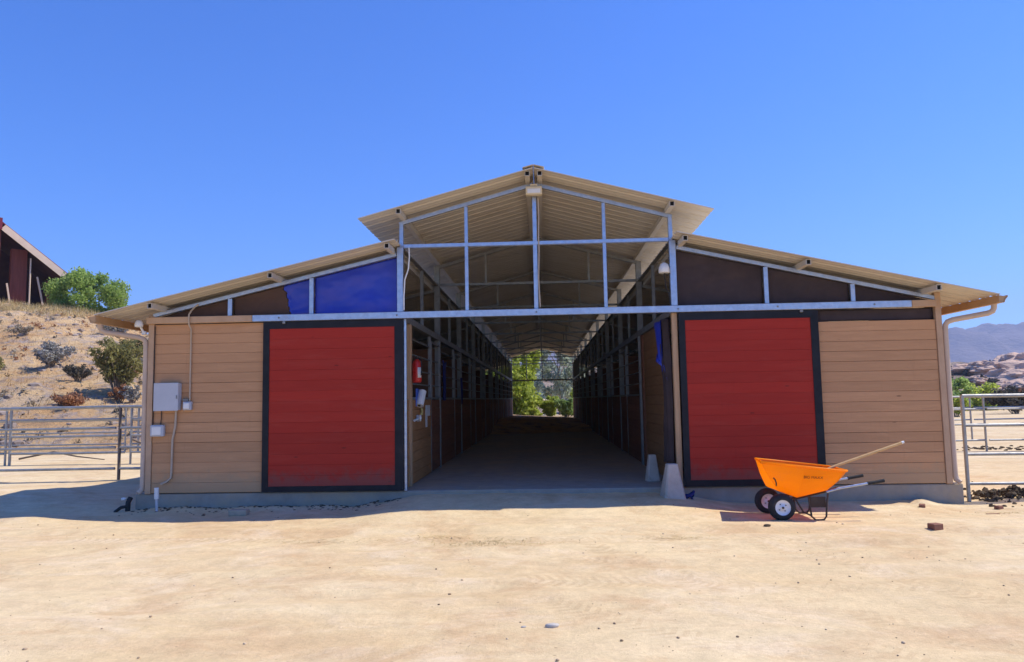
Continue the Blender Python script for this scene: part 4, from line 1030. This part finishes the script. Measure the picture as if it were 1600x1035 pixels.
# boulders on the right hills
bsp = [(.08+f*(y+10.5), y, r) for f, y, r in ((.600, 125, 7), (.572, 128, 6), (.622, 122, 7), (.548, 130, 4.5), (.590, 117, 5), (.612, 111, 5.5),
       (.632, 130, 8), (.565, 119, 3.5), (.533, 132, 4), (.600, 99, 3.2), (.616, 95, 3.4), (.585, 103, 2.6), (.570, 97, 2.2), (.553, 107, 2.4), (.628, 105, 4), (.606, 137, 6.5))]
bsrc = []
for k in range(4):
    v_, f_ = rock_mesh(1, 11+k*3, .62, 4, .62); bsrc.append(v_ and MB().add(v_, f_, False))
for k, (x, y, r) in enumerate(bsp):
    s = bsrc[k % 4]; m = MB(); m.v = list(s.v); m.f = list(s.f); m.sm = list(s.sm)
    o = m.build('boulder', 'boulder') if k < 4 else bpy.data.objects.new('boulder', bsrc[k % 4].me)
    if k < 4: bsrc[k].me = o.data
    else: COL.objects.link(o)
    o.location = (x, y, rz(x, y)+r*.16); o.scale = (r*.75, r*.6, r*.40); o.rotation_euler = (.1, .25*math.sin(k), k*1.1)
    tag(o, 'pale weathered granite boulder among scrub on the rocky hill at right', 'boulder', 'granite boulders on the rocky hill')
sc_c = []
for k in range(420):
    x = rng.uniform(55, 125); y = rng.uniform(70, 165)
    if fbm(x*.08, y*.08, 5, 3) < -.1: continue
    sc_c.append((x, y, rz(x, y)+.3, rng.uniform(.5, 1.3)))
tag(leaves(sc_c, 14000, .35).build('hill_scrub', 'leaf_dark'), 'dark scrub dotted over the rocky hills', 'scrub', kind='stuff')
sc2 = [(rng.uniform(-12, 30), rng.uniform(80, 150)) for k in range(200)]
sc2 = [(x, y, rz(x, y)+.5, rng.uniform(.7, 1.6)) for x, y in sc2]
tag(leaves(sc2, 9000, .4).build('hill_scrub', 'leaf_bluish'), 'grey green scrub on the hills seen through the aisle', 'scrub', kind='stuff')

# ------------------------------------------------------------------ red barn on the hilltop
rbx, rby = -43.0, 46.7; rbz = hz(-38.5, 45.0)-.1
red = thing('red_barn', (rbx, rby, rbz), 'dark red open sided barn with cream fascia on the left hilltop', 'barn')
def rb_roof(s):
    e0 = Vector((rbx, 0, rbz+7.2)); e1 = Vector((rbx+s*5.5, 0, rbz+2.84))
    m = MB()
    for yy in (rby-1.1,):
        m.add([(e0.x, yy, e0.z), (e1.x, yy, e1.z), (e1.x, yy+14, e1.z), (e0.x, yy+14, e0.z),
               (e0.x, yy, e0.z+.10), (e1.x, yy, e1.z+.10), (e1.x, yy+14, e1.z+.10), (e0.x, yy+14, e0.z+.10)],
              [(0,1,2,3),(4,7,6,5),(0,4,5,1),(1,5,6,2),(2,6,7,3),(3,7,4,0)])
    r = m.build('roof', 'barn_trim', red)
    a = Vector((rbx+s*.25, rby-1.14, rbz+6.72)); b = Vector((rbx+s*5.5, rby-1.14, rbz+2.53))
    MB().bar(a, b, .06, .50).build('fascia', 'barn_cream', r)
    ul = MB().add([(e0.x+s*.2, rby-1.0, e0.z-.35), (e1.x-s*.1, rby-1.0, e1.z-.32), (e1.x-s*.1, rby+12.8, e1.z-.32), (e0.x+s*.2, rby+12.8, e0.z-.35)], [(0, 1, 2, 3)])
    ul.build('soffit', 'barn_cream' if s < 0 else 'barn_dark', r, solid=.04)
red.rotation_euler.z = rad(44)
for s in (-1, 1): rb_roof(s)
MB().box(rbx-.18, rbx+.18, rby-1.3, rby-1.05, rbz+6.5, rbz+7.4).build('ridge_end', 'barn_trim', red)
MB().box(rbx-.15, rbx+.15, rby-.9, rby-.6, rbz-.5, rbz+6.6).build('post', 'barn_red', red)
MB().box(rbx+1.05, rbx+2.15, rby+.2, rby+.9, rbz-.5, rbz+5.3).build('pier_wall', 'barn_red', red)
MB().box(rbx+3.9, rbx+4.7, rby+2.2, rby+2.9, rbz-.5, rbz+3.2).build('pier_wall', 'barn_red', red)
MB().tube([(rbx+2.25, rby-.7, rbz-.4), (rbx+2.25, rby-.7, rbz+4.5)], .06, 8).build('downpipe', 'barn_cream', red)
for (xa, za, xb, zb) in ((1.2, -.3, .75, 2.4), (3.5, -.3, 2.8, 3.1), (3.6, -.2, 4.2, 1.7)):
    MB().bar((rbx+xa, rby-.3, rbz+za), (rbx+xb, rby-.3, rbz+zb), .12, .12).build('brace', 'barn_cream', red)
MB().box(rbx-5, rbx+4.6, rby+12.6, rby+12.75, rbz-.5, rbz+2.9).build('rear_wall', 'barn_dark', red)
MB().box(rbx+4.55, rbx+4.65, rby+3, rby+12.5, rbz-.5, rbz+2.0).build('side_wall', 'barn_dark', red)
iw = MB()  # added dark gable sheet, the shade of the open bays put into its colour
iv = [(rbx-5.1, rbz-.5), (rbx+5.1, rbz-.5), (rbx+5.1, rbz+2.7), (rbx, rbz+6.75), (rbx-5.1, rbz+2.7)]
iw.add([(x, y, z) for y in (rby+5.0, rby+5.1) for x, z in iv], [(0, 1, 2, 3, 4), (5, 6, 7, 8, 9)]+[(k, (k+1) % 5, 5+(k+1) % 5, 5+k) for k in range(5)])
iw.build('bay_shade_wall', 'barn_dark', red)
MB().box(rbx-4.9, rbx-4.6, rby-.8, rby-.5, rbz-.5, rbz+2.8).build('post', 'barn_red', red)
MB().box(rbx+4.7, rbx+4.9, rby-.8, rby-.6, rbz-.5, rbz+2.2).build('post', 'barn_red', red)

# ------------------------------------------------------------------ air
hm = bpy.data.materials.new('valley_haze'); hm.use_nodes = True; hn = hm.node_tree; hn.nodes.clear()
ho = hn.nodes.new('ShaderNodeOutputMaterial'); hv = hn.nodes.new('ShaderNodeVolumePrincipled')
hv.inputs['Color'].default_value = (.60, .70, 1.0, 1); hv.inputs['Density'].default_value = .0003; hv.inputs['Anisotropy'].default_value = .2
hn.links.new(hv.outputs[0], ho.inputs['Volume'])
hz_ob = MB().box(-3600, 3600, -600, 3700, -14, 420).build('haze', hm); tag(hz_ob, 'thin blue haze over the valley', 'haze', kind='stuff')
